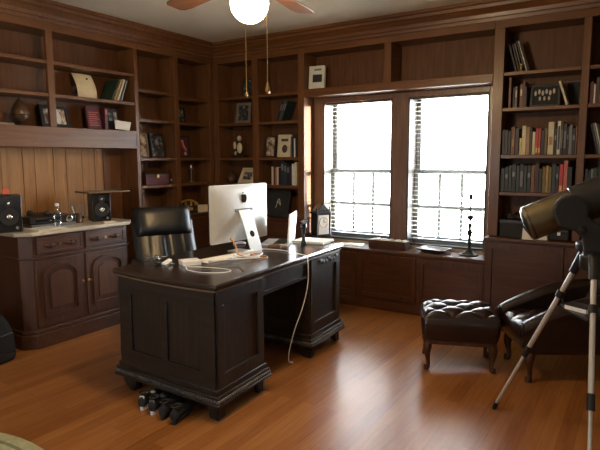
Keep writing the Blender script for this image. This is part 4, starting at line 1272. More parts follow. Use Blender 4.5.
# ------------------------------------------------------------------ framed pictures, books and ornaments
BKM = {
 'dark teal': mat('book_dark_teal', (0.018, 0.034, 0.042), 0.5), 'black': mat('book_black', (0.010, 0.010, 0.012), 0.5),
 'dark brown': mat('book_dark_brown', (0.055, 0.028, 0.018), 0.55), 'cream': mat('book_cream', (0.55, 0.50, 0.36), 0.6),
 'tan': mat('book_tan', (0.34, 0.20, 0.10), 0.6), 'red': mat('book_red', (0.42, 0.035, 0.04), 0.5),
 'pale red': mat('book_pale_red', (0.42, 0.12, 0.10), 0.5), 'grey': mat('book_grey', (0.16, 0.16, 0.18), 0.55),
 'slate': mat('book_slate', (0.055, 0.055, 0.075), 0.55), 'olive': mat('book_olive', (0.14, 0.105, 0.04), 0.55),
 'gold': mat('book_gold', (0.34, 0.21, 0.055), 0.5), 'white': mat('book_white', (0.62, 0.62, 0.56), 0.5),
 'navy': mat('book_navy', (0.018, 0.022, 0.055), 0.5), 'maroon': mat('book_maroon', (0.085, 0.014, 0.020), 0.5),
 'pale yellow': mat('book_pale_yellow', (0.55, 0.44, 0.14), 0.55), 'dark green': mat('book_dark_green', (0.022, 0.045, 0.028), 0.55),
 'brown': mat('book_brown', (0.17, 0.085, 0.05), 0.55), 'blue grey': mat('book_blue_grey', (0.16, 0.20, 0.25), 0.55),
}
def book(label, loc, w, h, d, col, rz=0.0, tilt=0.0, band=None, group=None):
    """spine faces local -y, x is thickness; tilt leans the book sideways about its lower corner"""
    o = tag(empty('book', loc), label, 'book', group)
    o.location.z += max(0.0, w * math.sin(tilt)) + 0.0004
    o.rotation_euler = (0, tilt, rz)
    b = 0.0028
    m_ = BKM[col]
    cv = MB().bx(0, w, 0, b, 0, h).bx(0, b, b, d, 0, h).bx(w - b, w, b, d, 0, h)
    cv.build('cover', m_, o, bevel=0.001, seg=1)
    MB().bx(b, w - b, b, d - 0.005, 0.003, h - 0.003).build('pages', PAGES, o)
    if band:
        z0, z1, bc = band
        MB().bx(w * 0.18, w * 0.82, -0.0008, 0.0, h * z0, h * z1).build('title_band', BKM[bc], o)
    return o
def frame(name, label, cat, loc, rz, w, h, fm, pm, lean=12, bw=0.022, matw=0.0, matm=None, deco=None):
    """stands on loc, front towards local -y, leaning back"""
    o = tag(empty(name, loc), label, cat)
    o.location.z += 0.0165 * math.sin(R(lean))
    o.rotation_euler = (R(-lean), 0, rz)
    t = 0.016
    MB().bx(-w / 2, w / 2, 0, t, 0, bw).bx(-w / 2, w / 2, 0, t, h - bw, h).bx(-w / 2, -w / 2 + bw, 0, t, bw, h - bw).bx(w / 2 - bw, w / 2, 0, t, bw, h - bw).build('border', fm, o, bevel=0.002)
    MB().bx(-w / 2 + bw * 0.5, w / 2 - bw * 0.5, 0.009, t - 0.001, bw * 0.5, h - bw * 0.5).build('picture', pm if not matm else matm, o)
    if matm:
        MB().bx(-w / 2 + bw + matw, w / 2 - bw - matw, 0.0075, 0.009, bw + matw, h - bw - matw).build('print', pm, o)
    if deco:
        deco(o)
    MB().bx(-w / 2 + bw * 0.6, w / 2 - bw * 0.6, t - 0.001, t + 0.0015, bw * 0.6, h - bw * 0.6).build('backing', FRW, o)
    return o
PH1 = picture('dark_photo_print', [(0.35, (0.01, 0.01, 0.012)), (0.55, (0.06, 0.06, 0.065)), (0.7, (0.35, 0.33, 0.30))], 22, 3.1)
PH2 = picture('group_photo_print', [(0.4, (0.012, 0.014, 0.016)), (0.55, (0.08, 0.085, 0.08)), (0.68, (0.5, 0.5, 0.46))], 26, 7.7)
PH3 = picture('warm_photo_print', [(0.35, (0.03, 0.018, 0.012)), (0.5, (0.22, 0.13, 0.08)), (0.7, (0.6, 0.52, 0.42))], 20, 1.3)
PH4 = picture('grey_photo_print', [(0.35, (0.03, 0.03, 0.03)), (0.5, (0.15, 0.14, 0.13)), (0.7, (0.4, 0.38, 0.35))], 18, 5.2)
FRW = wood('frame_wood', (0.07, 0.035, 0.02), (0.15, 0.08, 0.045), 'z')
FRG = mat('grey_frame', (0.17, 0.145, 0.125), 0.5)
FACE = mat('pale_print_ink', (0.50, 0.47, 0.42), 0.7)

# --- over the alcove
AB = 1.7805
o = thing('acorn', 'carved dark wooden acorn on a small stand above the alcove', 'ornament', (-4.44, 2.585, AB))
MB().lathe([(0.030, 0), (0.034, 0.006), (0.012, 0.014), (0.012, 0.022)], 16).build('stand', IRON, o)
MB().lathe([(0.0, 0.020), (0.035, 0.028), (0.062, 0.055), (0.072, 0.095), (0.067, 0.130), (0.050, 0.170), (0.030, 0.200), (0.013, 0.222), (0.0, 0.235)], 28).build('nut', BRONZE, o)
MB().lathe([(0.0715, 0.086), (0.0740, 0.092), (0.0715, 0.098)], 28, cap=False).build('rim_line', IRON, o)
o = thing('board', 'thin pale wooden board beside the carved acorn', 'board', (-4.42, 2.36, AB), R(3))
MB().bx(-0.07, 0.07, -0.15, 0.12, 0, 0.016).build('slab', DESKTRIM, o, bevel=0.003)
MB().lathe([(0.018, 0), (0.018, 0.004), (0, 0.005)], 14, T((0, -0.10, 0.016))).build('knot', BUFX, o)
def statue(o):
    MB().ell((0.03, 0.006, 0.09), (0.030, 0.004, 0.055), 12, 8).ell((0.02, 0.006, 0.15), (0.016, 0.004, 0.02), 10, 6).build('figure', FACE, o)
frame('picture_frame', 'black framed picture of pale figures behind the bookcase post above the alcove', 'picture', (-4.44, 2.92, AB), LR, 0.27, 0.20, BLK, PH3, 14, 0.03, deco=statue)
o = thing('certificate', 'curling cream sheet with a dark seal on the upper shelf above the alcove', 'paper', (-4.42, 3.235, 2.0605), LR)
def curl(u, v):
    return ((u - 0.5) * 0.205 + 0.012 * (1 - v) ** 2, 0.02 + 0.07 * v - 0.03 * math.sin(PI * v) - 0.02 * math.sin(PI * u), v * 0.228)
MB().grid(curl, 12, 16).grid(lambda u, v: (curl(u, v)[0], curl(u, v)[1] + 0.0022, curl(u, v)[2]), 12, 16).build('sheet', CREAMP, o)
p_ = curl(0.60, 0.80)
MB().ell((p_[0], p_[1] - 0.002, p_[2]), (0.013, 0.004, 0.011), 12, 8).build('seal', BRONZE, o)
xs = [('dark green', 0.010), ('tan', 0.014), ('cream', 0.018), ('blue grey', 0.012)]
yy = 3.445
for i, (c_, w_) in enumerate(xs):
    nm = ['thin dark green folder leaning behind the pale books above the alcove', 'tan thin book leaning beside the cream one above the alcove', 'cream thin book leaning on the upper shelf above the alcove', 'blue grey thin book leaning at the end of the shelf above the alcove'][i]
    book(nm, (-4.36, yy, 2.0605), w_, 0.225 - 0.008 * (i % 2), 0.19, c_, LR, R(27 - 2 * i), group='leaning books above the alcove')
    yy += w_ / math.cos(R(27)) + 0.022
def coverthing(label, loc, rz, w, h, t, col, lean, deco=None):
    o = tag(empty('book', loc), label, 'book')
    o.location.z += t * math.sin(R(lean)) + 0.0005
    o.rotation_euler = (R(-lean), 0, rz)
    MB().bx(-w / 2, w / 2, 0, 0.003, 0, h).bx(-w / 2, w / 2, t - 0.003, t, 0, h).bx(-w / 2, -w / 2 + 0.003, 0.003, t - 0.003, 0, h).build('cover', BKM[col], o, bevel=0.001, seg=1)
    MB().bx(-w / 2 + 0.003, w / 2 - 0.004, 0.003, t - 0.003, 0.003, h - 0.003).build('pages', PAGES, o)
    if deco:
        deco(o)
    return o
def lines(o):
    mb = MB()
    for i in range(7):
        mb.bx(-0.055, 0.05 - 0.012 * (i % 3), -0.0008, 0, 0.035 + i * 0.02, 0.042 + i * 0.02)
    mb.build('printed_lines', BKM['pale red'], o)
coverthing('maroon book facing out with pale printed lines above the alcove', (-4.44, 3.315, AB), LR, 0.15, 0.215, 0.028, 'maroon', 9, lines)
book('maroon book standing spine out between the maroon cover and the dark album', (-4.42, 3.41, AB), 0.032, 0.21, 0.15, 'maroon', LR, 0, (0.70, 0.92, 'pale red'))
def snaps(o):
    MB().bx(-0.045, -0.005, -0.0008, 0, 0.09, 0.17).bx(0.012, 0.05, -0.0008, 0, 0.10, 0.18).build('snapshots', PH4, o)
coverthing('black album with small pictures behind a white card above the alcove', (-4.45, 3.535, AB), LR, 0.155, 0.205, 0.025, 'black', 8, snaps)
o = thing('greeting_card', 'white card propped in front of the black album above the alcove', 'card', (-4.375, 3.575, AB + 0.0075), LR)
o.rotation_euler = (R(-10), 0, LR)
MB().bx(-0.085, 0.085, 0, 0.002, 0, 0.085, T((0, 0, 0), (0, R(4), 0))).build('front', PAPER, o)
MB().bx(-0.085, 0.085, 0, 0.002, 0, 0.085, T((0, 0.002, 0), (R(24), R(4), 0))).build('back', PAPER, o)

# --- left wall bays
s3, s4, s2 = 1.5155, 1.2305, 1.9055
frame('picture_frame', 'pale edged photo standing by the alcove post on the shelf of boards', 'picture', (-4.42, 3.845, s3), R(72), 0.15, 0.25, FRG, PH3, 8, 0.014)
o = tag(empty('board', (-4.50, 3.965, s3 + 0.0075)), 'upright plain brown board leaning beside the pale edged photo', 'board')
o.rotation_euler = (R(-9), R(-4), LR)
MB().bx(-0.07, 0.07, 0, 0.012, 0, 0.265).build('panel', FRW, o, bevel=0.002)
MB().bx(-0.06, 0.06, 0.012, 0.018, 0.02, 0.05).build('cleat', FRW, o)
def sketch(o):
    MB().ell((0, 0.007, 0.16), (0.03, 0.003, 0.03), 10, 6).build('emblem', BKM['grey'], o)
frame('picture_frame', 'dark framed picture with a faint round mark beside the plain brown board', 'picture', (-4.46, 4.115, s3), LR, 0.20, 0.26, BLK, PH1, 9, 0.02, deco=sketch)
o = thing('chest', 'dark red wooden chest with a domed lid on the lowest left wall shelf', 'chest', (-4.45, 4.00, s4), LR)
MB().bx(-0.15, 0.17, -0.07, 0.09, 0, 0.095).build('body', BKM['maroon'], o, bevel=0.004)
MB().prism([(-0.075, 0.095), (0.095, 0.095), (0.095, 0.115), (0.06, 0.138), (0.01, 0.145), (-0.04, 0.138), (-0.075, 0.115)], -0.155, 0.175, Matrix(((0, 0, 1, 0), (1, 0, 0, 0), (0, 1, 0, 0), (0, 0, 0, 1)))).build('lid', BKM['dark brown'], o, bevel=0.003)
MB().bx(0.0, 0.025, -0.076, -0.07, 0.075, 0.11).build('clasp', BRASS, o)
o = thing('figurine', 'small dark figurine with a pale arm beside the red chest', 'figurine', (-4.42, 4.205, s4))
MB().lathe([(0.02, 0), (0.022, 0.008), (0.012, 0.02), (0.018, 0.05), (0.012, 0.075), (0.006, 0.08)], 14).ell((0, 0, 0.095), (0.014, 0.014, 0.017), 12, 8).build('body', IRON, o)
MB().tube([(0.0, 0.012, 0.06), (0.02, 0.02, 0.045), (0.03, 0.008, 0.035)], 0.006, 8).build('arm', FACE, o)
o = frame('picture_frame', 'black framed photo on the shelf second from the top in the corner bay', 'picture', (-4.42, 4.41, 1.9005), R(78), 0.13, 0.17, BLKG, PH2, 8, 0.014)
def ribbon(o):
    MB().tube(smooth_path([(-0.03, 0.005, 0.20), (-0.015, 0.005, 0.13), (0.02, 0.005, 0.08), (0.015, 0.005, 0.04)]), 0.008, 6).build('ribbon', BKM['red'], o)
    MB().ell((0.016, 0.004, 0.045), (0.018, 0.004, 0.018), 12, 8).tube([(-0.01, 0.005, 0.20), (0.005, 0.005, 0.13), (0.035, 0.005, 0.09)], 0.005, 6).build('medal', FACE, o)
frame('picture_frame', 'dark frame holding a red ribbon and medal in the corner bay', 'picture', (-4.42, 4.46, s3), R(80), 0.17, 0.245, BLKM, BKM['maroon'], 7, 0.016, deco=ribbon)
o = thing('candlestick', 'slim grey candlestick in the corner bay below the ribbon frame', 'candlestick', (-4.44, 4.57, 1.2355))
MB().lathe([(0.035, 0), (0.036, 0.006), (0.012, 0.016), (0.008, 0.03), (0.011, 0.05), (0.007, 0.07), (0.007, 0.13), (0.012, 0.145), (0.022, 0.155), (0.022, 0.165), (0.0, 0.165)], 18).build('stem', GREYM, o)
MB().lathe([(0.010, 0.165), (0.010, 0.195), (0.0, 0.197)], 12).build('candle', PAPER, o)
LZ = 0.8955
o = thing('telephone', 'old gold and black telephone on the ledge behind the office chair', 'telephone', (-4.40, 4.47, LZ), R(70))
MB().bx(-0.08, 0.08, -0.07, 0.07, 0, 0.03).prism([(-0.07, 0.03), (0.07, 0.03), (0.03, 0.075), (-0.03, 0.075)], -0.05, 0.05, T((0, 0, 0), (R(90), 0, 0))).build('base', BLK, o, bevel=0.006)
MB().lathe([(0.032, 0), (0.034, 0.004), (0.020, 0.006), (0, 0.006)], 18, T((0, -0.05, 0.05), (R(60), 0, 0))).build('dial', GOLD, o)
hs = MB().tube(smooth_path([(-0.10, 0, 0.10), (-0.07, 0, 0.125), (0, 0, 0.14), (0.07, 0, 0.125), (0.10, 0, 0.10)]), 0.012, 10).build('handset', GOLD, o)
for s_ in (-1, 1):
    MB().lathe([(0.018, 0), (0.024, 0.02), (0.018, 0.026), (0, 0.026)], 14, T((s_ * 0.10, 0, 0.082))).build('earpiece', GOLD, hs)
    MB().bx(s_ * 0.035 - 0.008, s_ * 0.035 + 0.008, -0.01, 0.01, 0.07, 0.122).build('cradle', GOLD, o)
o = tag(empty('note_card', (-4.30, 4.60, LZ)), 'cream note card standing on the ledge beside the gold telephone', 'card')
o.rotation_euler = (R(-12), 0, R(60))
MB().bx(-0.055, 0.055, 0, 0.002, 0, 0.085).build('front', CREAMP, o)
MB().bx(-0.055, 0.055, 0, 0.002, 0, 0.085, T((0, 0.002, 0), (R(24), 0, 0))).build('back', CREAMP, o)

# --- far wall, two bays by the corner
f2, f3, f4, fl = 1.9055, 1.5155, 1.2105, 0.8555
frame('picture_frame', 'black framed photo alone on the top far shelf by the corner', 'picture', (-3.885, 4.94, 2.2005), R(-6), 0.20, 0.205, BLK, PH1, 9, 0.016)
frame('picture_frame', 'grey framed portrait photo on the second far shelf by the corner', 'picture', (-3.97, 4.94, f2), R(2), 0.205, 0.235, FRG, PH1, 8, 0.03)
o = thing('figurine', 'pale and black seated figurine on the third far shelf by the corner', 'figurine', (-4.05, 4.98, f3))
MB().bx(-0.09, 0.09, -0.05, 0.05, 0, 0.03).build('plinth', BLK, o, bevel=0.004)
MB().sweep([[(wx * math.cos(2 * PI * i / 14), -0.0 + wy * math.sin(2 * PI * i / 14), z_) for i in range(14)] for z_, wx, wy in ((0.03, 0.05, 0.04), (0.08, 0.055, 0.045), (0.13, 0.042, 0.035), (0.17, 0.035, 0.03), (0.195, 0.014, 0.014))]).build('body', BLKM, o, sub=1)
MB().ell((0.0, -0.005, 0.222), (0.025, 0.028, 0.032), 14, 10).build('head', FACE, o)
MB().ell((0.035, -0.045, 0.11), (0.038, 0.018, 0.062), 12, 8).ell((-0.045, -0.035, 0.14), (0.020, 0.014, 0.045), 10, 8).ell((-0.03, -0.04, 0.05), (0.016, 0.012, 0.026), 10, 6).build('robe', CREAMP, o)
o = thing('vase', 'small dark round vase on the lowest far shelf by the corner', 'vase', (-4.175, 4.97, f4))
MB().lathe([(0.035, 0), (0.058, 0.03), (0.064, 0.06), (0.055, 0.09), (0.030, 0.115), (0.024, 0.130), (0.034, 0.150), (0.030, 0.150), (0.020, 0.130), (0.0, 0.128)], 24).build('pot', BRONZE, o)
MB().tube([(0.05, 0, 0.09), (0.085, 0, 0.10), (0.085, 0, 0.055), (0.06, 0, 0.045)], 0.006, 8).build('handle', BRONZE, o)
o = frame('picture_frame', 'cream framed dark picture tipped back on the lowest far shelf by the corner', 'picture', (-3.93, 4.91, f4), R(-10), 0.25, 0.20, CREAMP, PH2, 26, 0.02, 0.035, CREAMP)
def leanbooks(base, items, z, y, d, group, tilt, labels):
    x = base
    for (c_, w_, h_), lb in zip(items, labels):
        book(lb, (x, y, z), w_, h_, d, c_, 0, R(tilt), group=group, band=(0.55, 0.85, 'grey'))
        x += w_ / math.cos(R(tilt)) + 0.004
leanbooks(-3.475, [('black', 0.022, 0.22), ('slate', 0.020, 0.225), ('dark teal', 0.018, 0.225)], f2, 4.91, 0.17, 'leaning books by the far window', 22,
          ['black book at the bottom of the leaning trio on the second far shelf', 'slate book in the middle of the leaning trio on the second far shelf', 'dark teal book on top of the leaning trio on the second far shelf'])
frame('picture_frame', 'black framed picture with a pale patch beside the tan book on the third far shelf', 'picture', (-3.60, 4.95, f3), R(4), 0.14, 0.24, BLKM, PH3, 8, 0.016)
def tanpic(o):
    MB().ell((0.01, 0, 0.09), (0.035, 0.002, 0.045), 14, 8).bx(-0.04, 0.05, -0.001, 0, 0.17, 0.20).build('printed_picture', BKM['dark brown'], o)
coverthing('tan book facing out with a dark oval picture on the third far shelf', (-3.395, 4.93, f3), R(3), 0.165, 0.245, 0.03, 'cream', 7, tanpic)
x = -3.285
for i, (c_, w_, h_) in enumerate((('navy', 0.034, 0.22), ('white', 0.016, 0.20), ('black', 0.036, 0.25), ('dark green', 0.018, 0.24))):
    book('%s book %s on the third far shelf next to the window' % (c_, ['beside the tan cover', 'squeezed beside the navy one', 'beside the white one', 'against the window post'][i]), (x, 4.92, f3), w_, h_, 0.17, c_, group='books beside the tan cover')
    x += w_ + 0.001
x = -3.545
nth = ['first', 'second', 'third', 'fourth', 'fifth', 'sixth', 'seventh', 'eighth', 'ninth', 'tenth', 'eleventh', 'twelfth', 'thirteenth', 'fourteenth', 'fifteenth', 'sixteenth', 'seventeenth', 'eighteenth', 'nineteenth', 'twentieth', 'twenty-first', 'twenty-second', 'twenty-third', 'twenty-fourth', 'twenty-fifth', 'twenty-sixth', 'twenty-seventh', 'twenty-eighth', 'twenty-ninth', 'thirtieth']
for i, (c_, w_, h_) in enumerate((('cream', 0.026, 0.20), ('maroon', 0.020, 0.20), ('pale red', 0.022, 0.19), ('cream', 0.024, 0.20), ('black', 0.030, 0.19), ('navy', 0.040, 0.27), ('dark teal', 0.036, 0.25), ('black', 0.036, 0.23), ('navy', 0.030, 0.21), ('white', 0.036, 0.235), ('cream', 0.026, 0.25))):
    book('%s book, %s from the corner side in the lowest row by the window' % (c_, nth[i]), (x, 4.91, f4), w_, h_, 0.17, c_, group='lowest row of books left of the window', band=(0.6, 0.85, 'grey') if i in (5, 6, 7) else None)
    x += w_ + 0.001
def scrib(o):
    MB().tube(smooth_path([(-0.03, 0.006, 0.10), (0.0, 0.006, 0.17), (0.03, 0.006, 0.13), (0.01, 0.006, 0.20), (-0.02, 0.006, 0.16)]), 0.004, 6).build('drawing', FACE, o)
frame('picture_frame', 'large black framed line drawing on the ledge behind the computer', 'picture', (-3.47, 4.90, fl), R(2), 0.30, 0.30, BLK, BLKM, 9, 0.02, deco=scrib)
o = thing('envelope', 'white envelope lying on the ledge in front of the line drawing', 'envelope', (-3.65, 4.825, fl), R(14))
MB().bx(-0.07, 0.07, -0.035, 0.035, 0, 0.004).build('body', PAPER, o)
MB().prism([(-0.07, 0.035), (0.07, 0.035), (0, -0.008)], 0.004, 0.005).build('flap', PAPER, o)

# --- above the windows
def pic2(o):
    MB().bx(-0.045, 0.06, -0.001, 0, 0.07, 0.15).build('printed_picture', BKM['black'], o)
    MB().bx(-0.03, 0.05, -0.001, 0, 0.19, 0.21).build('printed_title', BKM['grey'], o)
coverthing('white book with a dark picture standing on the shelf above the windows', (-2.975, 4.93, 2.2155), R(8), 0.175, 0.24, 0.035, 'white', 6, pic2)

# --- tall bookcase right of the windows
rz1, rz2, rz3, rz4, rl = 2.2155, 1.9205, 1.5255, 1.2105, 0.8205
def zx(v):
    return -1.118 + (v - 40) * 0.001416
for i, (c_, x_, w_, h_, tl_) in enumerate((('black', -1.008, 0.014, 0.25, -16), ('dark brown', -0.984, 0.012, 0.24, -15), ('grey', -0.960, 0.008, 0.25, -16), ('black', -0.938, 0.012, 0.27, -17), ('white', -0.920, 0.006, 0.27, -17))):
    book(['black thin book leaning on the window post on the top shelf', 'dark brown thin book second in the leaning top shelf group', 'grey thin folder third in the leaning top shelf group', 'black thin book fourth in the leaning top shelf group', 'white thin folder last in the leaning top shelf group'][i], (x_, 4.93, rz1), w_, h_, 0.16, c_, 0, R(tl_), group='leaning books on the top shelf beside the window')
o = thing('figurine', 'tiny gold figurine in front of the leaning books on the top shelf', 'figurine', (-0.955, 4.885, rz1))
MB().lathe([(0.014, 0), (0.016, 0.006), (0.007, 0.014), (0.012, 0.034), (0.005, 0.046)], 12).build('body', GOLD, o)
MB().ell((0, 0, 0.054), (0.009, 0.009, 0.010), 10, 8).build('head', GOLD, o)
for i, (c_, v0, w_, h_) in enumerate((('brown', 105, 0.018, 0.255), ('dark brown', 130, 0.014, 0.17), ('grey', 142, 0.016, 0.175), ('brown', 168, 0.022, 0.19), ('maroon', 184, 0.018, 0.215), ('slate', 197, 0.012, 0.17))):
    book('%s book, %s from the window on the second shelf down' % (c_, nth[i]), (zx(v0 - 16), 4.90, rz2), w_, h_, 0.16, c_, group='upright books on the second shelf beside the window', band=(0.5, 0.8, 'cream') if i in (2, 3) else None)
def team(o):
    mb = MB()
    for i in range(6):
        mb.ell((-0.075 + i * 0.028, 0.0065, 0.115 + 0.012 * (i % 2)), (0.010, 0.002, 0.022), 8, 6)
    for i in range(3):
        mb.ell((-0.04 + i * 0.035, 0.0065, 0.07), (0.009, 0.002, 0.018), 8, 6)
    mb.build('figures', FACE, o)
frame('picture_frame', 'wide black framed photo of a pale group on the second shelf beside the window', 'picture', (zx(285), 4.95, rz2), R(2), 0.225, 0.185, BLK, BLKM, 7, 0.018, deco=team)
book('cream book leaning against the black framed group photo', (zx(405), 4.875, rz2), 0.016, 0.20, 0.16, 'cream', 0, R(-18))
frame('picture_frame', 'narrow dark framed photo against the second post on the second shelf', 'picture', (-0.572, 5.035, rz2), R(-4), 0.12, 0.21, FRW, BLKM, 6, 0.012)
row3 = [('slate', 50, 66, .215), ('slate', 68, 86, .21), ('black', 88, 104, .20), ('brown', 107, 129, .235), ('slate', 131, 153, .225), ('pale yellow', 158, 172, .14), ('cream', 174, 197, .24), ('tan', 199, 219, .23), ('dark teal', 221, 233, .225), ('cream', 235, 253, .19), ('red', 255, 269, .215), ('red', 271, 285, .215), ('black', 287, 306, .20), ('olive', 308, 323, .215), ('cream', 327, 360, .265), ('black', 362, 377, .215), ('white', 380, 398, .27), ('black', 399, 412, .265), ('black', 414, 432, .25), ('black', 434, 443, .22), ('grey', 445, 463, .235), ('black', 465, 481, .21), ('brown', 483, 491, .225)]
row4 = [('dark teal', 46, 70, .20), ('black', 72, 95, .21), ('dark teal', 97, 114, .225), ('black', 116, 142, .235), ('dark teal', 144, 162, .225), ('black', 164, 190, .235), ('dark teal', 192, 208, .225), ('black', 210, 232, .225), ('brown', 234, 254, .225), ('dark brown', 256, 280, .245), ('black', 282, 300, .20), ('olive', 302, 321, .215), ('gold', 322, 337, .225), ('olive', 338, 355, .215), ('dark teal', 357, 378, .235), ('black', 380, 396, .22), ('red', 398, 420, .235), ('pale red', 422, 445, .265), ('black', 447, 470, .215)]
for rowname, row, z_ in (('third', row3, rz3), ('fourth', row4, rz4)):
    for i, (c_, a, b, h_) in enumerate(row):
        bd_ = None
        if (rowname, i) in (('third', 14), ('third', 3)):
            bd_ = (0.3, 0.55, 'tan')
        if c_ in ('dark teal', 'black') and i % 2 == 1:
            bd_ = (0.55, 0.72, 'blue grey')
        if (rowname, i) in (('third', 16),):
            bd_ = (0.15, 0.85, 'black')
        if c_ == 'red':
            bd_ = (0.08, 0.26, 'pale yellow')
        if (rowname, i) in (('third', 18), ('third', 17), ('fourth', 5)):
            bd_ = (0.2, 0.75, 'grey')
        book('%s book, %s from the window on the %s shelf down' % (c_, nth[i], rowname), (-1.0835 + (a - row[0][1]) * 0.00131, 4.875 + random.uniform(0, 0.012), z_), (b - a) * 0.00131 - 0.0005, h_, random.uniform(0.14, 0.17), c_, group='books on the %s shelf beside the window' % rowname, band=bd_)
# second bay, partly in view
def bay2(z_, items, tilt, rowname):
    x_ = -0.437 if not tilt else -0.36
    for i, (c_, w_, h_) in enumerate(items):
        book('%s book, %s past the second post on the %s shelf down' % (c_, nth[i], rowname), (x_, 4.88, z_), w_, h_, 0.16, c_, 0, R(tilt), group='books past the second post on the %s shelf' % rowname)
        x_ += w_ / math.cos(R(tilt)) + 0.003
bay2(rz2, [('maroon', 0.026, 0.17), ('white', 0.012, 0.15), ('dark brown', 0.024, 0.20), ('red', 0.02, 0.20), ('black', 0.03, 0.21)], 0, 'second')
bay2(rz3, [('black', 0.014, 0.24), ('grey', 0.012, 0.25), ('white', 0.008, 0.25), ('dark brown', 0.016, 0.24)], -14, 'third')
bay2(rz4, [('dark teal', 0.022, 0.20), ('black', 0.016, 0.19), ('grey', 0.016, 0.20), ('dark green', 0.024, 0.21), ('black', 0.03, 0.22), ('navy', 0.03, 0.21)], 0, 'fourth')
# ledge below
o = thing('storage_box', 'matt black lidded box on the ledge under the fourth shelf', 'box', (-0.972, 4.94, rl), R(-1))
MB().bx(-0.095, 0.095, -0.08, 0.10, 0, 0.12).build('body', BLKM, o, bevel=0.003)
MB().bx(-0.099, 0.099, -0.084, 0.104, 0.118, 0.150).build('lid', BLK, o, bevel=0.004)
o = thing('binoculars', 'black binoculars lying on top of the matt black box', 'binoculars', (-0.972, 4.93, rl + 0.151), R(15))
for s_ in (-1, 1):
    MB().lathe([(0.020, 0), (0.022, 0.006), (0.022, 0.05), (0.029, 0.07), (0.029, 0.115), (0.025, 0.118), (0, 0.112)], 18, T((s_ * 0.034, -0.06, 0.0295), (R(-90), 0, 0))).build('barrel', BLK, o)
MB().bx(-0.016, 0.016, -0.02, 0.03, 0.018, 0.036).build('bridge', BLKM, o, bevel=0.003)
o = thing('leaflet', 'white folded leaflet leaning on the ledge beside the black box', 'paper', (-0.835, 4.785, rl), R(6))
MB().prism([(-0.035, 0), (0.05, 0), (-0.03, 0.10)], 0, 0.002, T((0, 0, 0), (R(78), 0, 0))).build('front', PAPER, o)
MB().prism([(-0.035, 0), (0.05, 0), (-0.03, 0.09)], 0, 0.002, T((0, 0.006, 0), (R(84), 0, 0))).build('back', PAPER, o)
o = thing('paper_stack', 'flat white stack of papers on the ledge behind the telescope tube', 'papers', (-0.768, 4.87, rl), R(2))
MB().bx(-0.085, 0.085, -0.03, 0.14, 0, 0.018).bx(-0.08, 0.08, -0.025, 0.13, 0.019, 0.034).build('sheets', PAPER, o, bevel=0.001)
MB().bx(-0.07, 0.07, -0.02, 0.12, 0.0345, 0.038).build('folder', CREAMP, o)
o = thing('camera_case', 'black camera case on the ledge next to the white papers', 'case', (-0.592, 4.90, rl), R(-4))
MB().bx(-0.075, 0.075, -0.055, 0.06, 0, 0.085).build('body', BLKM, o, bevel=0.012)
MB().bx(-0.077, 0.077, -0.058, 0.062, 0.060, 0.095).build('flap', BLK, o, bevel=0.012)
MB().bx(-0.012, 0.012, -0.062, -0.056, 0.045, 0.07).build('buckle', STEEL, o)

# ------------------------------------------------------------------ light: daylight through the windows and the fan lamp
wd = bpy.data.worlds.new('daylight')
sc.world = wd
wd.use_nodes = True
nt = wd.node_tree
bg = nt.nodes['Background']
tc = nt.nodes.new('ShaderNodeTexCoord')
sp = nt.nodes.new('ShaderNodeSeparateXYZ')
nt.links.new(tc.outputs['Generated'], sp.inputs['Vector'])
rp = _ramp(nt, [(0.42, (0.86, 0.88, 0.86)), (0.56, (0.84, 0.92, 1.0))])
mr = nt.nodes.new('ShaderNodeMapRange')
mr.inputs['From Min'].default_value = -1
nt.links.new(sp.outputs['Z'], mr.inputs['Value'])
nt.links.new(mr.outputs['Result'], rp.inputs['Fac'])
nt.links.new(rp.outputs['Color'], bg.inputs['Color'])
bg.inputs['Strength'].default_value = 17.0
def portal(name, loc, rot, sx, sy):
    l = bpy.data.lights.new(name, 'AREA')
    l.shape = 'RECTANGLE'
    l.size, l.size_y = sx, sy
    l.cycles.is_portal = True
    o = bpy.data.objects.new(name, l)
    o.location, o.rotation_euler = loc, rot
    COL.objects.link(o)
for i, (a, b) in enumerate(WIN):
    portal('window_daylight', ((a + b) / 2, 5.37, (WZ0 + WZ1) / 2), (R(-90), 0, 0), b - a, WZ1 - WZ0)
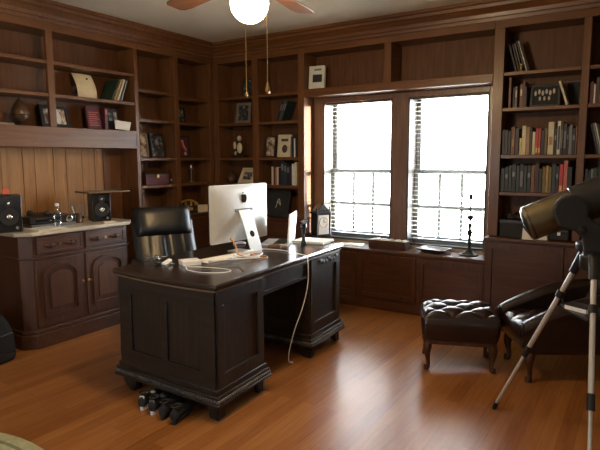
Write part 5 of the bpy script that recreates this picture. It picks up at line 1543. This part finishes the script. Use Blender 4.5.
portal('window_daylight', (XR + 0.22, (RW[0] + RW[1]) / 2, (RW[2] + RW[3]) / 2), (0, R(90), 0), RW[3] - RW[2], RW[1] - RW[0])  # portal for the window added beside the camera
portal('window_daylight', ((NW[0] + NW[1]) / 2, YN - 0.22, (NW[2] + NW[3]) / 2), (R(90), 0, 0), NW[1] - NW[0], NW[3] - NW[2])  # portal for the window added behind the camera
# low sun skimming along the window wall
sl = bpy.data.lights.new('sun', 'SUN')
sl.energy = 24.0
sl.angle = R(1.5)
sl.color = (1.0, 0.93, 0.80)
so_ = bpy.data.objects.new('sun', sl)
so_.rotation_euler = Vector((-0.876, -0.482, -0.040)).to_track_quat('-Z', 'Y').to_euler()
so_.location = (3, 6.5, 2.2)
COL.objects.link(so_)
# unseen blocker added outside, keeps the low sun off the window by the candlestick
o = thing('outside_sun_blocker', 'unseen white block added outside the house wall to keep sun off a window', 'blocker', (0.0, 6.22, 0))
MB().bx(-0.06, 0.06, -0.28, 0.33, 0.12, 2.7).build('shaft', WALLP, o, bevel=0.01)
MB().bx(-0.09, 0.09, -0.31, 0.36, 0, 0.12).build('base', WALLP, o, bevel=0.01)

# ------------------------------------------------------------------ camera
f_px, yaw, pit, rol = 540.0, R(32.84), R(7.0), R(-0.2157)
d = Vector((-math.sin(yaw) * math.cos(pit), math.cos(yaw) * math.cos(pit), -math.sin(pit)))
rt = Vector((math.cos(yaw), math.sin(yaw), 0))
up = rt.cross(d)
r2 = rt * math.cos(rol) + up * math.sin(rol)
u2 = -rt * math.sin(rol) + up * math.cos(rol)
cd = bpy.data.cameras.new('camera')
cd.sensor_width = 36
cd.lens = f_px / 600 * 36
cd.clip_start = 0.05
cam = bpy.data.objects.new('camera', cd)
COL.objects.link(cam)
M4 = Matrix((r2, u2, -d)).transposed().to_4x4()
M4.translation = Vector((0, 0, 1.5))
cam.matrix_world = M4
sc.camera = cam
sc.view_settings.view_transform = 'Standard'
sc.view_settings.look = 'None'
sc.view_settings.exposure = 1.28
sc.view_settings.gamma = 1.0
sc.view_settings.use_curve_mapping = False
